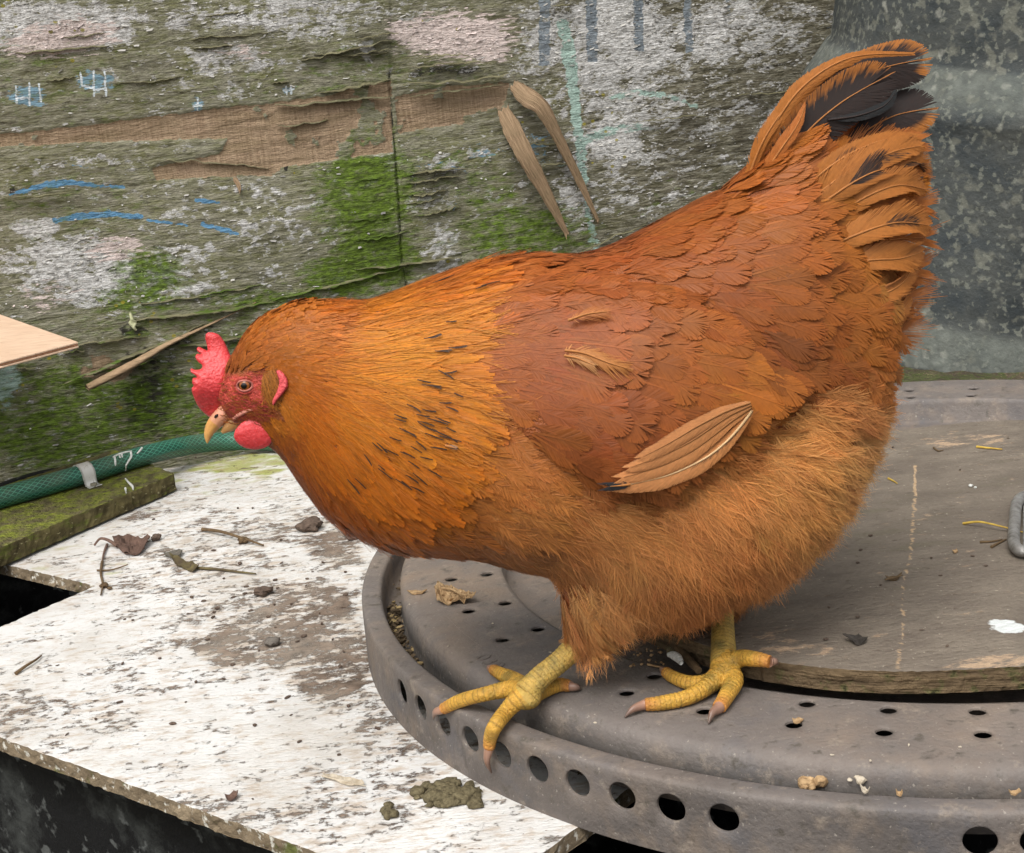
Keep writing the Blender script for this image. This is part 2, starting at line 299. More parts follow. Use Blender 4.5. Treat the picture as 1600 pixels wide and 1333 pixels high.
    isp=(pink[ix]>white[ix])[:,None]; cc=np.where(isp,srgb(214,198,192),srgb(186,183,176))*R_.uniform(.35,1.05,(n,1))
    grn=(moss[ix]>.55)&(R_.random(n)<.6); cc=np.where(grn[:,None],srgb(120,132,78)*R_.uniform(.6,1.1,(n,1)),cc)
    t=NT('flake_paint',.7,.2); fm=t.fin(t.col())
    tag(mesh('paint_flakes',V,F,fm,root,smooth=False,cols=np.repeat(cc,7,0)),kind='stuff')
    # lips of split veneer: thin ragged strips standing off the panel along the grain
    lips=[]
    def lip_(x0,y0,x1,y1,h=4,out=.005,bow=0,n=60,seed=0,c=None):
        tt=np.linspace(0,1,n); px=x0+(x1-x0)*tt; py=y0+(y1-y0)*tt-bow*np.sin(np.pi*tt)+(fbm(tt*9,tt*0+seed,seed)-.5)*7
        top=np.stack([px,py],-1); hh=h*(np.sin(np.pi*np.clip(tt,.02,.98))**.5)*(.45+1.1*fbm(tt*22,tt*0,seed+5)); bot=top+np.stack([0*hh,hh],-1)
        o_=out*np.sin(np.pi*tt)**.7*(.5+fbm(tt*7,tt*0,seed+9))
        rows=[UW(top,.0005),np.array([UW([top[k]*.5+bot[k]*.5],.001+o_[k]*.75)[0] for k in range(n)]),np.array([UW([bot[k]],.0015+o_[k])[0] for k in range(n)])]
        V=np.stack(rows,1).reshape(-1,3); F=grid_faces(n,3)
        V2=V-WN*.0009; Fb=F[:,::-1]+len(V)
        ed=[(k*3+2,(k+1)*3+2,(k+1)*3+2+len(V),k*3+2+len(V)) for k in range(n-1)]
        lips.append((np.r_[V,V2],[tuple(f) for f in F]+[tuple(f) for f in Fb]+ed))
    spec=[(430,165,612,150,5),(470,95,612,62,4),(490,85,610,80,3),(500,145,610,125,5),(540,420,720,400,5),(420,470,640,415,7),(500,340,625,335,7),(520,325,625,308,4),(530,375,640,360,5),(625,275,730,262,4),(630,290,720,275,4),(628,305,700,296,4),(628,318,690,308,3),
          (500,290,622,275,4),(510,305,610,300,3),(630,130,800,115,5),(640,105,770,95,4),(650,90,740,85,3),(0,85,190,70,5),(100,600,330,500,7),(210,500,440,468,8),(230,545,440,520,6),(220,475,380,455,4),(330,540,440,505,5),(120,590,250,560,5),(240,250,420,262,2),(300,60,430,50,3),
          (100,545,230,525,4),(280,470,430,440,4),(640,150,790,131,3),(560,60,625,50,3),(640,340,720,320,3),(0,310,130,300,2),(440,380,520,372,3),(180,130,280,120,2),(990,190,1110,180,2),(1140,150,1250,140,2),(860,420,1010,350,3)]
    for k,(a_,b_,c_,d_,h_) in enumerate(spec): lip_(a_,b_,c_,d_,h_*.8,.0008*h_+.0008,R_.uniform(-3,5),seed=k)
    for k in range(22):
        x0=R_.uniform(-20,1150); y0=R_.uniform(0,640); ln=R_.uniform(20,90)
        if 200<y0<290 and x0<800: continue
        lip_(x0,y0,x0+ln,y0-ln*.12,R_.uniform(1.5,3.5),R_.uniform(.001,.004),R_.uniform(-2,2),24,seed=100+k)
    V,F=merge(lips); q=proj(V); S_=(V-W0)@WD
    ml=mx(blob(q,570,330,90,150,0,.9),blob(q,430,470,200,60,0,.7),blob(q,240,640,300,120,0,.7),blob(q,800,350,120,60,0,.6))
    t=NT('split_veneer',.85,.15); uvh=t.uv(1,6); c=t.mix(t.noise(uvh,40,6),sg4(84,80,58),sg4(122,118,92)); c=t.mix(t.cov(t.at('moss'),t.noise(uvh,50,5),3),c,sg4(74,92,34))
    mesh('split_veneer',V,F,t.fin(c,t.bump(t.noise(uvh,120,4),.0006)),root,attrs=dict(moss=ml),uv=np.stack([S_,V[:,2]],-1))
    # long torn strips hanging off the wall
    t=NT('torn_veneer',.8,.2); uv=t.uv(1,1); c=t.mix(t.noise(t.uv(9,.6),60,6),sg4(128,104,80),sg4(178,150,120)); c=t.mix(t.cov(.3,t.noise(t.uv(12,.5),90,5),4),c,sg4(88,72,52)); c=t.mix(t.ma('MULTIPLY',t.noise(t.uv(2,2),30,4),.4),c,sg4(120,108,80))
    sm=t.fin(c,t.bump(t.noise(t.uv(12,.5),90,5),.0008))
    def strip(pts,wd,off,label):
        n=70; Q=crom(np.c_[np.array(pts,float),np.array(wd,float)[:,None],np.array(off,float)[:,None]],n)
        T=nrm(np.gradient(Q[:,:2],axis=0)); Nn=np.stack([-T[:,1],T[:,0]],-1); m=7; V=[];UVs=[]
        dl=np.r_[0,np.cumsum(np.hypot(*np.diff(Q[:,:2],axis=0).T))]
        for side in (0,1):
            for k in range(n):
                for j in range(m):
                    f=(j/(m-1)-.5)*2; w_=Q[k,2]*.5*(1+.25*(fbm(np.array([k*.35]),np.array([float(j>3)*9]),5)[0]-.5))
                    p=Q[k,:2]+Nn[k]*f*w_+np.array([0,(math.sin(j*2.3+len(pts))*4+R_.normal(0,2)) if k in(0,n-1) else 0])
                    V.append(UW([p],Q[k,3]+.0014*(1-f*f)+(fbm(np.array([j*1.7]),np.array([k*.03]),3)[0]-.5)*.0012-(.0022 if side else 0))[0]); UVs.append((f*w_*.0007,dl[k]*.0007))
        F=[tuple(f) for f in grid_faces(n,m)]+[tuple(f+n*m)[::-1] for f in grid_faces(n,m)]
        for k in range(n-1):
            for j in (0,m-1): a_=k*m+j; b_=a_+m; F.append((a_,b_,b_+n*m,a_+n*m))
        for k in (0,n-1):
            for j in range(m-1): a_=k*m+j; F.append((a_,a_+1,a_+1+n*m,a_+n*m))
        o=mesh('splinter',V,F,sm,root,uv=UVs); tag(o,label); return o
    strip([(786,172),(800,200),(822,245),(848,292),(886,366)],[18,29,28,21,7],[.004,.012,.02,.018,.012],'wide torn veneer strip hanging left of the narrow one')
    strip([(802,132),(822,150),(846,168),(872,215),(902,275),(934,345)],[16,30,26,17,13,5],[.003,.012,.02,.016,.008,.003],'narrow bent veneer strip')
    strip([(366,278),(372,288),(375,300)],[8,7,3],[.001,.004,.008],'small torn point under bare wood')
    V,F=tube([UW([p],o)[0] for p,o in (((136,606),.030),((160,594),.026),((210,568),.018),((262,538),.01),((330,506),.003),((400,472),.001))],[.0065,.0085,.0085,.0055,.0026,.001],14,60,flat=.45)
    cr=fbm(V[:,0]*300,V[:,2]*60,9); V=V+(WN*((cr-.5)*.003)[:,None])
    tag(mesh('splinter',V,F,sm,root,uv=np.stack([V[:,2]*.4,V[:,0]],-1)),'pale split end of wood curling out low on the wall')
    V,F=tube([UW([p],.006)[0] for p in ((203,488),(206,498),(209,511),(213,516))],[.002,.0042,.004,.0015],8,12,flat=.5)
    mesh('paint_curl',V,F,simple('pale_curl',(206,206,170),(170,172,130)),root)
build_wall()

# thin clean ply scrap poking in from the left
def slab(name,top,th,mat,parent=None,org=None,sub=1,bev=.0006,label=None,cat=None,group=None,matside=None,jit=0):
    """polygon slab; top: (n,3) points, thickness downward"""
    top=np.array(top,float)
    if sub>1:
        L=[]
        for i in range(len(top)):
            a,b=top[i],top[(i+1)%len(top)]
            for k in range(sub): L.append(a+(b-a)*k/sub)
        top=np.array(L)
        if jit: top[:,:2]+=R_.normal(0,jit,(len(top),2))
    n=len(top); V=np.r_[top,top-[0,0,th]]; F=[tuple(range(n)),tuple(range(2*n-1,n-1,-1))]+[(i,(i+1)%n,(i+1)%n+n,i+n)[::-1] for i in range(n)]
    c=V.mean(0); c[2]=V[:,2].min(); o=mesh(name,V,F,mat,parent,smooth=False,org=c if parent is None else None,uv=V[:,:2])
    if parent is None: o.location=c
    bv=o.modifiers.new('b','BEVEL'); bv.width=bev; bv.segments=2; bv.limit_method='ANGLE'; bv.angle_limit=.6
    if label: tag(o,label,cat,group)
    return o
t=NT('clean_ply',.65,.3); c=t.mix(t.noise(t.uv(2,14,.3),18,5),sg4(196,164,136),sg4(222,194,168)); c=t.mix(t.cov(.22,t.noise(t.uv(1,8,.3),60,4),5),c,sg4(168,132,104))
ply=t.fin(c,t.bump(t.noise(t.uv(1,8,.3),60,4),.0003))
zp=.16
root=empty('plywood_scrap',UZ([(40,532)],zp-.006)[0],'clean tan plywood offcut with a pointed corner jutting in at the left edge','offcut')
tp=UZ([(122,534),(0,491),(-150,440),(-260,600),(0,566)],zp)
slab('top_veneer',tp,.0016,ply,root)
t=NT('ply_core',.8,.2); c=t.mix(t.noise(t.uv(20,20),40,3),sg4(150,108,82),sg4(186,140,108)); pc=t.fin(c)
slab('core',[(p-tp.mean(0))*.996+tp.mean(0)-[0,0,.0017] for p in tp],.0018,pc,root); slab('bottom_veneer',[p-[0,0,.0036] for p in tp],.0016,ply,root)

def xform(d1,a,d2,b):
    """intersection of 2-D lines a+t*d1 , b+u*d2"""
    M=np.array([[d1[0],-d2[0]],[d1[1],-d2[1]]]); t=np.linalg.solve(M,np.array(b)-np.array(a)); return np.array(a)+np.array(d1)*t[0]
def plate(name,pts,z,th,mats,attrfn=None,maxe=.006,parent=None,jag=.0004,warp=0,label=None,cat=None,rnd=.0008):
    """flat board from an outline: fine triangles on top (for the wear masks), ragged sides, bottom"""
    bm=bmesh.new(); vs=[bm.verts.new((p[0],p[1],0)) for p in pts]; f=bm.faces.new(vs); f.normal_update()
    if f.normal.z<0: f.normal_flip()
    bmesh.ops.triangulate(bm,faces=bm.faces[:])
    for k in range(12):
        E_=[e for e in bm.edges if e.calc_length()>maxe]
        if not E_: break
        bmesh.ops.subdivide_edges(bm,edges=E_,cuts=1); bmesh.ops.triangulate(bm,faces=bm.faces[:])
    bm.verts.index_update(); nb=len(bm.verts)
    bnd=[e for e in bm.edges if e.is_boundary]; V=np.array([v.co[:] for v in bm.verts]); top=[tuple(v.index for v in f.verts) for f in bm.faces]
    be=[]
    for e in bnd:
        l=e.link_loops[0]; be.append((l.vert.index,l.link_loop_next.vert.index))
    bm.free(); bi=sorted({i for e in be for i in e}); bi=np.array(bi)
    if warp: V[:,2]+=(fbm(V[:,0]*6,V[:,1]*6,3)-.5)*warp
    V[bi,:2]+=R_.normal(0,jag,(len(bi),2)); zt=V[:,2]+z; V[:,2]=zt; V[bi,2]-=rnd*R_.random(len(bi))
    m={int(b):k for k,b in enumerate(bi)}; o1=nb; rows=[V]
    for k,(dz,ds) in enumerate(((th*.35,.0),(th*.7,.0),(th,0.))):
        W=V[bi].copy(); W[:,2]=zt[bi]-dz; W[:,:2]+=R_.normal(0,jag*1.2,(len(bi),2)); rows.append(W)
    F=list(top); mi=[0]*len(top)
    prev={int(b):int(b) for b in bi}
    for k in range(3):
        cur={b:nb+k*len(bi)+m[b] for b in prev}
        for a,b in be: F.append((prev[b],prev[a],cur[a],cur[b])); mi.append(1)
        prev=cur
    VB=V.copy(); VB[:,2]=zt-th; o=nb+3*len(bi); rows.append(VB); F+= [tuple(i+o for i in f[::-1]) for f in top]; mi+=[1]*len(top)
    W=np.concatenate(rows); P=proj(W); at=attrfn(P,W) if attrfn else {}
    org=None if parent is not None else np.array([W[:,0].mean(),W[:,1].mean(),W[:,2].min()])
    ob=mesh(name,W,F,mats,parent,smooth=False,attrs=at,uv=W[:,:2]+W[:,2:3]*np.array([[.7,.7]]),org=org,mi=mi)
    if parent is None: ob.location=org
    if label: tag(ob,label,cat)
    return ob
# ================================================================ white painted board
A0,A1=UZ([(0,1152),(500,1333)])[:,:2]; e1=nrm(A1-A0); K=UZ([(150,915)])[0,:2]; L1=UZ([(0,980)])[0,:2]; e2l=nrm(K-L1); Rr=UZ([(849,1333),(903,1292)])[:,:2]; e2r=nrm(Rr[1]-Rr[0])
cF=xform(e1,A0,e2r,Rr[0]); cL=xform(e1,A0,e2l,K); nt1=UZ([(20,885)])[0,:2]; en=nrm(nt1-K)
outline=[cF,Rr[1],Rr[1]+e2r*.50,np.array([.05,1.50]),UZ([(440,703)])[0,:2]+[0,.02],UZ([(270,742)])[0,:2]+[0,.03],K+en*.42+np.array([.012,.016]),K+en*.42,K,cL]
def wattr(P,W):
    B=lambda *k,**kw:blob(P,*k,**kw); q=P+np.stack([(fbm(W[:,0]*30,W[:,1]*30,1)-.5)*60,(fbm(W[:,0]*30,W[:,1]*30,2)-.5)*40],-1)
    mud=.05+.92*np.minimum(.60,mx(blob(q,400,980,190,110,0,.46),blob(q,440,1000,150,70,0,.62),blob(q,520,1040,80,70,0,.8),blob(q,360,1020,60,25,0,.9),blob(q,480,950,90,50,0,.68),blob(q,520,850,60,40,0,.62),blob(q,300,960,70,30,0,.45),blob(q,560,1130,60,60,0,.35),blob(q,690,1220,80,30,0,.45),blob(q,330,920,60,25,0,.42),blob(q,390,880,80,25,0,.45)))
    mud=np.maximum(mud,.36+.34*(fbm(W[:,0]*12,W[:,1]*12,7)-.45)); mud=np.maximum(mud,blob(q,150,1050,200,70,0,.36)); mud=np.maximum(mud,blob(q,110,1110,130,45,0,.42)); mud=np.maximum(mud,blob(q,500,1290,300,60,0,.38))
    green=mx(blob(q,380,722,130,22,0,.95),blob(q,350,720,140,16,0,.75),blob(q,330,745,130,18,0,.5),blob(q,120,880,80,25,0,.42),blob(q,220,800,60,30,0,.3),blob(q,300,770,120,14,0,.35))
    return dict(mud=mud,green=green)
t=NT('worn_white_paint',.6,.35); uv=t.uv(1,1,math.radians(-8)); us=t.uv(1,2.2,math.radians(-8)); n2=t.noise(us,70,8,.68); n3=t.noise(us,210,5,.6); n1=t.noise(uv,12,4); n5=t.noise(us,30,6,.6)
c=t.mix(n1,sg4(210,209,206),sg4(222,221,218)); c=t.mix(t.cov(t.ma('MULTIPLY',t.at('green'),.95),n5,2.2),c,sg4(160,164,92))
stain=t.cov(t.ma('ADD',t.at('mud'),.14),n2,3); c=t.mix(t.ma('MULTIPLY',stain,.6),c,sg4(168,142,112))
mk=t.cov(t.at('mud'),t.rng(t.ma('ADD',t.ma('MULTIPLY',t.noise(t.uv(1,1.3,math.radians(-8)),34,10,.8,.3,.7),.55),t.ma('MULTIPLY',t.noise(t.uv(1,1.5,.3),120,8,.75,.3,.7),.45)),.12,.88),8); c=t.mix(mk,c,t.mix(t.noise(uv,60,6,.6),sg4(78,66,56),sg4(142,124,108)))
c=t.mix(t.ma('MULTIPLY',t.cov(.62,t.noise(uv,11,8,.7),2.2),.42),c,sg4(172,162,148)); c=t.mix(t.cov(.12,n3,9),c,sg4(120,102,84))
wm=t.fin(c,t.bump(t.ma('ADD',t.ma('MULTIPLY',mk,-.6),t.ma('MULTIPLY',n3,.5)),.0009),t.rng(mk,0,1,.5,.9))
t=NT('board_edge',.85,.2); uv=t.uv(); o_=t.obj(); a=t.noise(o_,60,6); b=t.noise(o_,150,6,.65); c=t.mix(a,sg4(104,90,72),sg4(150,134,110)); c=t.mix(t.cov(.33,b,6),c,sg4(214,210,198)); c=t.mix(t.cov(.25,a,4),c,sg4(100,104,58)); em=t.fin(c,t.bump(b,.001))
plate('white_board',outline,0,.0095,[wm,em],wattr,.006,jag=.0003,warp=.0012,rnd=.0005,label='worn white painted board scattered with dirt and twigs under the hen\'s head',cat='board')
# ================================================================ black tub under the board
e2=np.array([-e1[1],e1[0]]); e2=e2 if e2[1]>0 else -e2
def build_tub():
    t=NT('scuffed_black_plastic',.7,.25); o_=t.obj(); a=t.noise(o_,22,7,.65); c=t.mix(t.cov(.45,a,3),sg4(20,20,21),sg4(60,62,60)); c=t.mix(t.cov(.28,t.noise(o_,75,5),6),c,sg4(84,86,84)); m=t.fin(c,t.bump(a,.0015))
    def ringpts(ins,z,r=.05):
        x0,x1=-.55-.0+ins,1.05-ins; y0,y1=.012+ins,.43-ins; out=[]
        for cx,cy,a0 in ((x1-r,y1-r,0),(x0+r,y1-r,90),(x0+r,y0+r,180),(x1-r,y0+r,270)):
            for k in range(9):
                a=math.radians(a0+k*11.25); p=A0+e1*(cx+r*math.cos(a))+e2*(cy+r*math.sin(a)); out.append((p[0],p[1],z))
        return out
    prof=[(.03,-.5),(.012,-.3),(0,-.05),(0,-.022),(-.004,-.020),(-.004,-.0102),(.004,-.0102),(.008,-.02),(.012,-.3),(.034,-.49)]
    V=[];n=36
    for i,z in prof: V+=ringpts(i,z)
    F=[tuple(f)[::-1] for f in grid_faces(len(prof),n,False,True)]; F.append(tuple(range(n))[::-1]); F.append(tuple(range((len(prof)-1)*n,len(prof)*n)))
    c=np.array(V).mean(0); c[2]=-.5
    o=mesh('plastic_tub',V,F,m,org=c); o.location=c; tag(o,'scuffed black plastic tub holding up the white board','tub')
build_tub()
# ================================================================ mossy plank, hose, clip
pz=.018
tp=UZ([(272,738),(180,701),(0,758)],pz)[:,:2]; lf=UZ([(0,856)],pz)[0,:2]; dl=nrm(lf-tp[0]); 
mp=[tp[0],tp[1],tp[1]+nrm(tp[2]-tp[1])*.5,lf+dl*.25]
t=NT('mossy_plank',.9,.1); uv=t.uv(1,1,.9); us=t.uv(4,1,.9); a=t.noise(us,30,6); b=t.noise(uv,55,7,.65); c=t.mix(a,sg4(74,70,48),sg4(112,104,76)); c=t.mix(t.cov(.66,b,2.4),c,t.mix(t.noise(uv,200,4),sg4(94,102,38),sg4(142,150,60))); c=t.mix(t.cov(.2,t.noise(us,90,5),6),c,sg4(58,50,40)); m1=t.fin(c,t.bump(t.ma('ADD',b,t.noise(uv,260,3)),.0022))
t=NT('mossy_plank_side',.9,.1); o_=t.obj(1,1,2.5); a=t.noise(o_,40,6); c=t.mix(a,sg4(58,52,36),sg4(106,98,66)); c=t.mix(t.cov(.4,t.noise(o_,60,5),3),c,sg4(88,94,44)); c=t.mix(t.cov(.16,t.noise(o_,170,4),6),c,sg4(158,152,118)); m2=t.fin(c,t.bump(a,.002))
plate('mossy_plank',mp,pz,.0155,[m1,m2],None,.005,jag=.0004,warp=.003,label='green mossy plank with a square end, lying under the green hose',cat='plank')
HP=np.array([(-330,900,.0275),(-160,828,.0275),(-60,797,.0275),(0,778,.0275),(65,760,.0275),(140,738,.0275),(190,722,.027),(240,708,.026),(300,695,.020),(350,690,.015),(400,689,.012),(450,691,.011),(520,700,.011)],float)
hp=np.array([UZ([(x,y)],z)[0] for x,y,z in HP]); hp=np.r_[hp,[[-.06,1.44,.011],[.06,1.50,.011],[.2,1.56,.012]]]
hr=np.full(len(hp),.0092)
nH=260; ns=28; Vh,Fh=tube(hp,hr,ns,nH); cl=crom(hp,nH); al=np.r_[0,np.cumsum(np.linalg.norm(np.diff(cl,axis=0),axis=1))]
uvh=np.stack([np.tile(np.arange(ns)/ns,nH),np.repeat(al/(2*np.pi*.0092),ns)],-1)
t=NT('braided_hose',.38,.4); u=t.uv(); sx=t.n('ShaderNodeSeparateXYZ'); t.t.links.new(u,sx.inputs[0]); U_,V_=sx.outputs[0],sx.outputs[1]
# mirror seam of u handled by a symmetric fold
Uf=t.ma('PINGPONG',U_,.5)
def dia(sg):
    q=t.ma('ADD',t.ma('MULTIPLY',Uf,14*sg),t.ma('MULTIPLY',V_,9)); fr=t.ma('FRACT',q); return t.ma('LESS_THAN',t.ma('ABSOLUTE',t.ma('SUBTRACT',fr,.5)),.085)
ln=t.ma('MAXIMUM',dia(1),dia(-1)); c=t.mix(t.noise(t.uv(3,1),3,5),sg4(20,62,48),sg4(42,92,74)); c=t.mix(t.ma('MULTIPLY',ln,.75),c,sg4(84,150,126)); c=t.mix(t.ma('MULTIPLY',t.noise(t.uv(1,1),.9,6,.6,.45,.75),.55),c,sg4(104,100,76))
hm=t.fin(c,t.bump(t.noise(t.uv(1,1),6,4),.0003)); hc=hp[3]
o=mesh('garden_hose',Vh,Fh,hm,uv=uvh,org=hc); o.location=hc; tag(o,'green braided garden hose running along the wall base over the plank','hose')
BV_h=BVHTree.FromPolygons([tuple(v) for v in Vh],Fh)
def build_clip():
    P0=UZ([(134,741)],.0275)[0]; k=int(np.argmin(np.linalg.norm(cl-P0,axis=1))); c=cl[k]; T=nrm(cl[k+1]-cl[k-1]); A=nrm(np.cross(T,[0,0,1.])); A=A if A[1]<0 else -A  # A: towards viewer
    prof=[]
    r=.0101
    for a in np.linspace(200,0,16): prof.append((math.cos(math.radians(a))*r,math.sin(math.radians(a))*r))
    prof+=[(r+.0003,-.004),(r+.001,-.0082),(r+.004,-.0086),(r+.0085,-.0085)]
    prof=np.array(prof); th=.0008; V=[]; m=7; wd=np.linspace(-.0062,.0062,m)
    dn=np.gradient(prof,axis=0); nn=nrm(np.stack([dn[:,1],-dn[:,0]],-1)); nn*=-1
    for s_ in (0,1):
        for k_,(a,z) in enumerate(prof):
            for w_ in wd:
                q=prof[k_]+nn[k_]*(-th if s_ else 0); V.append(c+A*q[0]+np.array([0,0,1])*q[1]+T*w_*(1.05 if k_<16 else 1+.05*math.sin(k_)))
    n=len(prof); g1=grid_faces(n,m); F=[tuple(f) for f in g1]+[tuple(f+n*m)[::-1] for f in g1]
    for k_ in range(n-1):
        for j in (0,m-1): a=k_*m+j; F.append((a,a+m,a+m+n*m,a+n*m))
    for k_ in (0,n-1):
        for j in range(m-1): a=k_*m+j; F.append((a,a+1,a+1+n*m,a+n*m))
    t=NT('zinc_clip',.5,.5); t.b.inputs['Metallic'].default_value=.25; o_=t.obj(); t.fin(t.mix(t.cov(.35,t.noise(o_,220,5),4),sg4(208,206,200),sg4(120,112,88)))
    root=empty('hose_clip',c,'pale metal saddle clip strapped over the green hose','clip')
    STR=mesh('strap',V,F,t.m,root)
    V,F=tube([c+A*.0152+[0,0,-.0082],c+A*.0152+[0,0,-.0066],c+A*.0152+[0,0,-.0061]],[.0032,.003,.0012],14)
    mesh('screw_head',V,F,simple('dull_screw',(120,116,100),(80,74,60)),STR)
build_clip()
def drape(pts,bvh,r=.0007,off=.0002):
    out=[]
    for p in pts:
        d=nrm(rays([p]))[0]; h=bvh.ray_cast(Vector(CAM),Vector(d))
        if h[0] is not None: out.append(np.array(h[0])+np.array(h[1])*off)
    return out
wh=NT('bird_lime',.7,.3); wh.fin(wh.mix(wh.noise(wh.obj(),500,4),sg4(226,226,220),sg4(170,172,166)))
# droppings on the hose (top-level)
prt=[]
for pts in ([(176,715),(186,710),(196,707),(206,705)],[(204,706),(205,713),(201,720),(197,727),(196,735)],[(190,709),(191,715)],[(179,715),(180,724),(180,728)],[(222,700),(218,705),(214,709)],[(186,711),(188,716)]):
    d=drape(pts,BV_h)
    if len(d)>1: prt.append(tube(d,[.0011]*(len(d)-1)+[.0006],8,len(d)*3,flat=.8))
q=[UZ([p],pz+.0006)[0] for p in ((196,748),(201,754),(207,760),(208,765))]; prt.append(tube(q,[.0007,.001,.0012,.0006],8,12))
q=[UZ([p],pz+.0006)[0] for p in ((196,763),(197,770))]; prt.append(tube(q,[.001,.0006],8))
V,F=merge(prt); c=V.mean(0); o=mesh('bird_dropping',V,F,wh.m,org=c); o.location=c; tag(o,'white runny dropping streaked over the hose right of the clip','dropping')
# ================================================================ round plastic base disc with drain holes
RC=np.array([.2623,.9046]); HW=.0248
def polar(r,th,z): return np.stack([RC[0]+r*np.cos(th),RC[1]+r*np.sin(th),z+0*r+0*th],-1)
def hole_patch(u0,u1,v0,v1,uc,vc,ru,rv,depth_f,mapf,nn=40,wobble=0):
    """rectangle (u,v) with elliptical hole; mapf(u,v,d)->world, d = depth into the material"""
    a=np.linspace(0,2*np.pi,nn,endpoint=False); ca,sa=np.cos(a),np.sin(a)
    du=np.where(ca>0,u1-uc,uc-u0); dv=np.where(sa>0,v1-vc,vc-v0)
    k=1/np.maximum(np.abs(ca)/du,np.abs(sa)/dv); ou=uc+ca*k; ov=vc+sa*k
    # snap nearest to corners
    for cu,cv in ((u0,v0),(u0,v1),(u1,v0),(u1,v1)):
        i=np.argmin(((ou-cu)/(u1-u0))**2+((ov-cv)/(v1-v0))**2); ou[i],ov[i]=cu,cv
    iu,iv=uc+ru*ca,vc+rv*sa
    rows=[(ou,ov,0),(iu*.55+ou*.45,iv*.55+ov*.45,0),(uc+ru*1.06*ca,vc+rv*1.06*sa,0),(iu,iv,.0004),(iu,iv,depth_f)]
    V=np.concatenate([mapf(u,v,np.full(nn,d)) for u,v,d in rows]); F=[tuple(f) for f in grid_faces(len(rows),nn,False,True)]
    return V,F
def build_disc():
    root=empty('drain_base_disc',(RC[0],RC[1],0),'large grey round plastic disc with a row of drain holes in its rim','base disc')
    parts=[]; D=math.radians
    R1=.3705; zt=.0325
    wall=lambda u,v,d: polar(R1-.0008*v/zt*1.0-d,u,v)
    groups=[]
    for st,step in ((-152.5,3.99),(-103.7,3.55),(-54.9,4.),(-6.1,4.),(42.7,4.),(91.5,4.),(140.3,4.)): groups+=[D(st+step*i) for i in range(-1 if st==-152.5 else 0,9)]
    seq=sorted(groups); half=D(1.72); cur=-math.pi+.0001-D(.0)
    seq=[a for a in seq if a<math.pi-half*1.2]
    z0=0.
    def plain(u0,u1):
        n=max(2,int((u1-u0)/D(.5))+2); u=np.linspace(u0,u1,n); v=np.linspace(z0,zt,6); U,Vv=np.meshgrid(u,v,indexing='ij'); return wall(U.ravel(),Vv.ravel(),np.zeros(U.size)),[tuple(f) for f in grid_faces(n,6)]
    u=-math.pi
    for a in seq:
        if a-half>u+1e-6: parts.append(plain(u,a-half))
        parts.append(hole_patch(a-half,a+half,z0,zt,a,HW-.0015,.0072/R1,.0068,.0019,wall)); u=a+half
    parts.append(plain(u,math.pi))
    # inner skin of the rim wall
    prof=[(.3697,.0325),(.3695,.0350),(.3688,.0363),(.3674,.0369),(.3650,.0370),(.3590,.0368),(.3574,.0362),(.3566,.0345),(.3562,.026),(.3556,.0185),(.3530,.0170),(.3480,.0170),(.3458,.0185),(.3452,.026),(.3446,.0375),(.3432,.0405),(.3408,.0424),(.3370,.0432),(.3260,.0433)]
    nth=540; th=np.linspace(-math.pi,math.pi,nth,endpoint=False)
    def lathe(prof,wob=.0004):
        P=np.array(prof); U,Ri=np.meshgrid(th,np.arange(len(P)),indexing='ij'); rr=P[Ri,0]; zz=P[Ri,1]+(fbm(U*6+20,rr*60,4)-.5)*wob*(rr<.368); return polar(rr.ravel(),U.ravel(),zz.ravel()),[tuple(f) for f in grid_faces(nth,len(P),True,False)]
    parts.append(lathe(prof))
    Hs=[D(a) for a in (-174.2,-163.6,-154,-144.3,-134.7,-126.3,-118,-110.4,-102.5,-94.5,-86,-77.5,-69,-60.5,-52,-43,-34,-25,-16,-7,2,11,20,29,38,47,57,66.5,76,85.5,95,104.5,114,123.5,133,142.5,152,161.5,171)]
    for ra,rb,rc in ((.3260,.3015,.3122),(.3015,.2820,.2895)):
        top=lambda u,v,d: polar(v,u,.0433-(.3260-v)*.004-d)
        u=-math.pi; hw=D(1.6)
        def pl(u0,u1):
            n=max(2,int((u1-u0)/D(.67))+2); uu=np.linspace(u0,u1,n); vv=np.linspace(rb,ra,4); U,Vv=np.meshgrid(uu,vv,indexing='ij'); return top(U.ravel(),Vv.ravel(),np.zeros(U.size)),[tuple(f) for f in grid_faces(n,4)]
        for a in Hs:
            parts.append(pl(u,a-hw)); parts.append(hole_patch(a-hw,a+hw,rb,ra,a,rc,.0040/rc,.0040,.0014,top,28)); u=a+hw
        parts.append(pl(u,math.pi))
    zi=.0433-(.326-.282)*.004
    parts.append(lathe([(.2820,zi),(.2805,zi-.0004),(.2793,zi-.0014),(.2785,zi-.004),(.2775,.0260),(.275,.0240),(.270,.0236),(.20,.0236),(.10,.0236),(.0005,.0236)]))
    V,F=merge(parts); r=np.hypot(V[:,0]-RC[0],V[:,1]-RC[1]); th_=np.arctan2(V[:,1]-RC[1],V[:,0]-RC[0])
    dirt=np.clip(1-np.abs(r-.3505)/.0055,0,1)*np.clip((.03-V[:,2])/.01,0,1)*np.where((th_<D(-118))|(th_>D(120)),1.,.55)
    P=proj(V); tan=mx(blob(P,700,905,110,45,10,.8),blob(P,1450,1150,200,60,0,.35),blob(P,700,960,40,60,0,.45),blob(P,1000,1230,140,40,0,.3))*np.where(r<.345,1,.5)
    tan=np.where(r<.27,.5,tan); dust_or_lit=np.clip((V[:,2]-.03)/.008,0,1); step_dark=np.clip(1-np.abs(r-.345)/.003,0,1)*np.clip((.037-V[:,2])/.01,0,1)  # last mask darkens the platform's side wall, more towards the groove floor
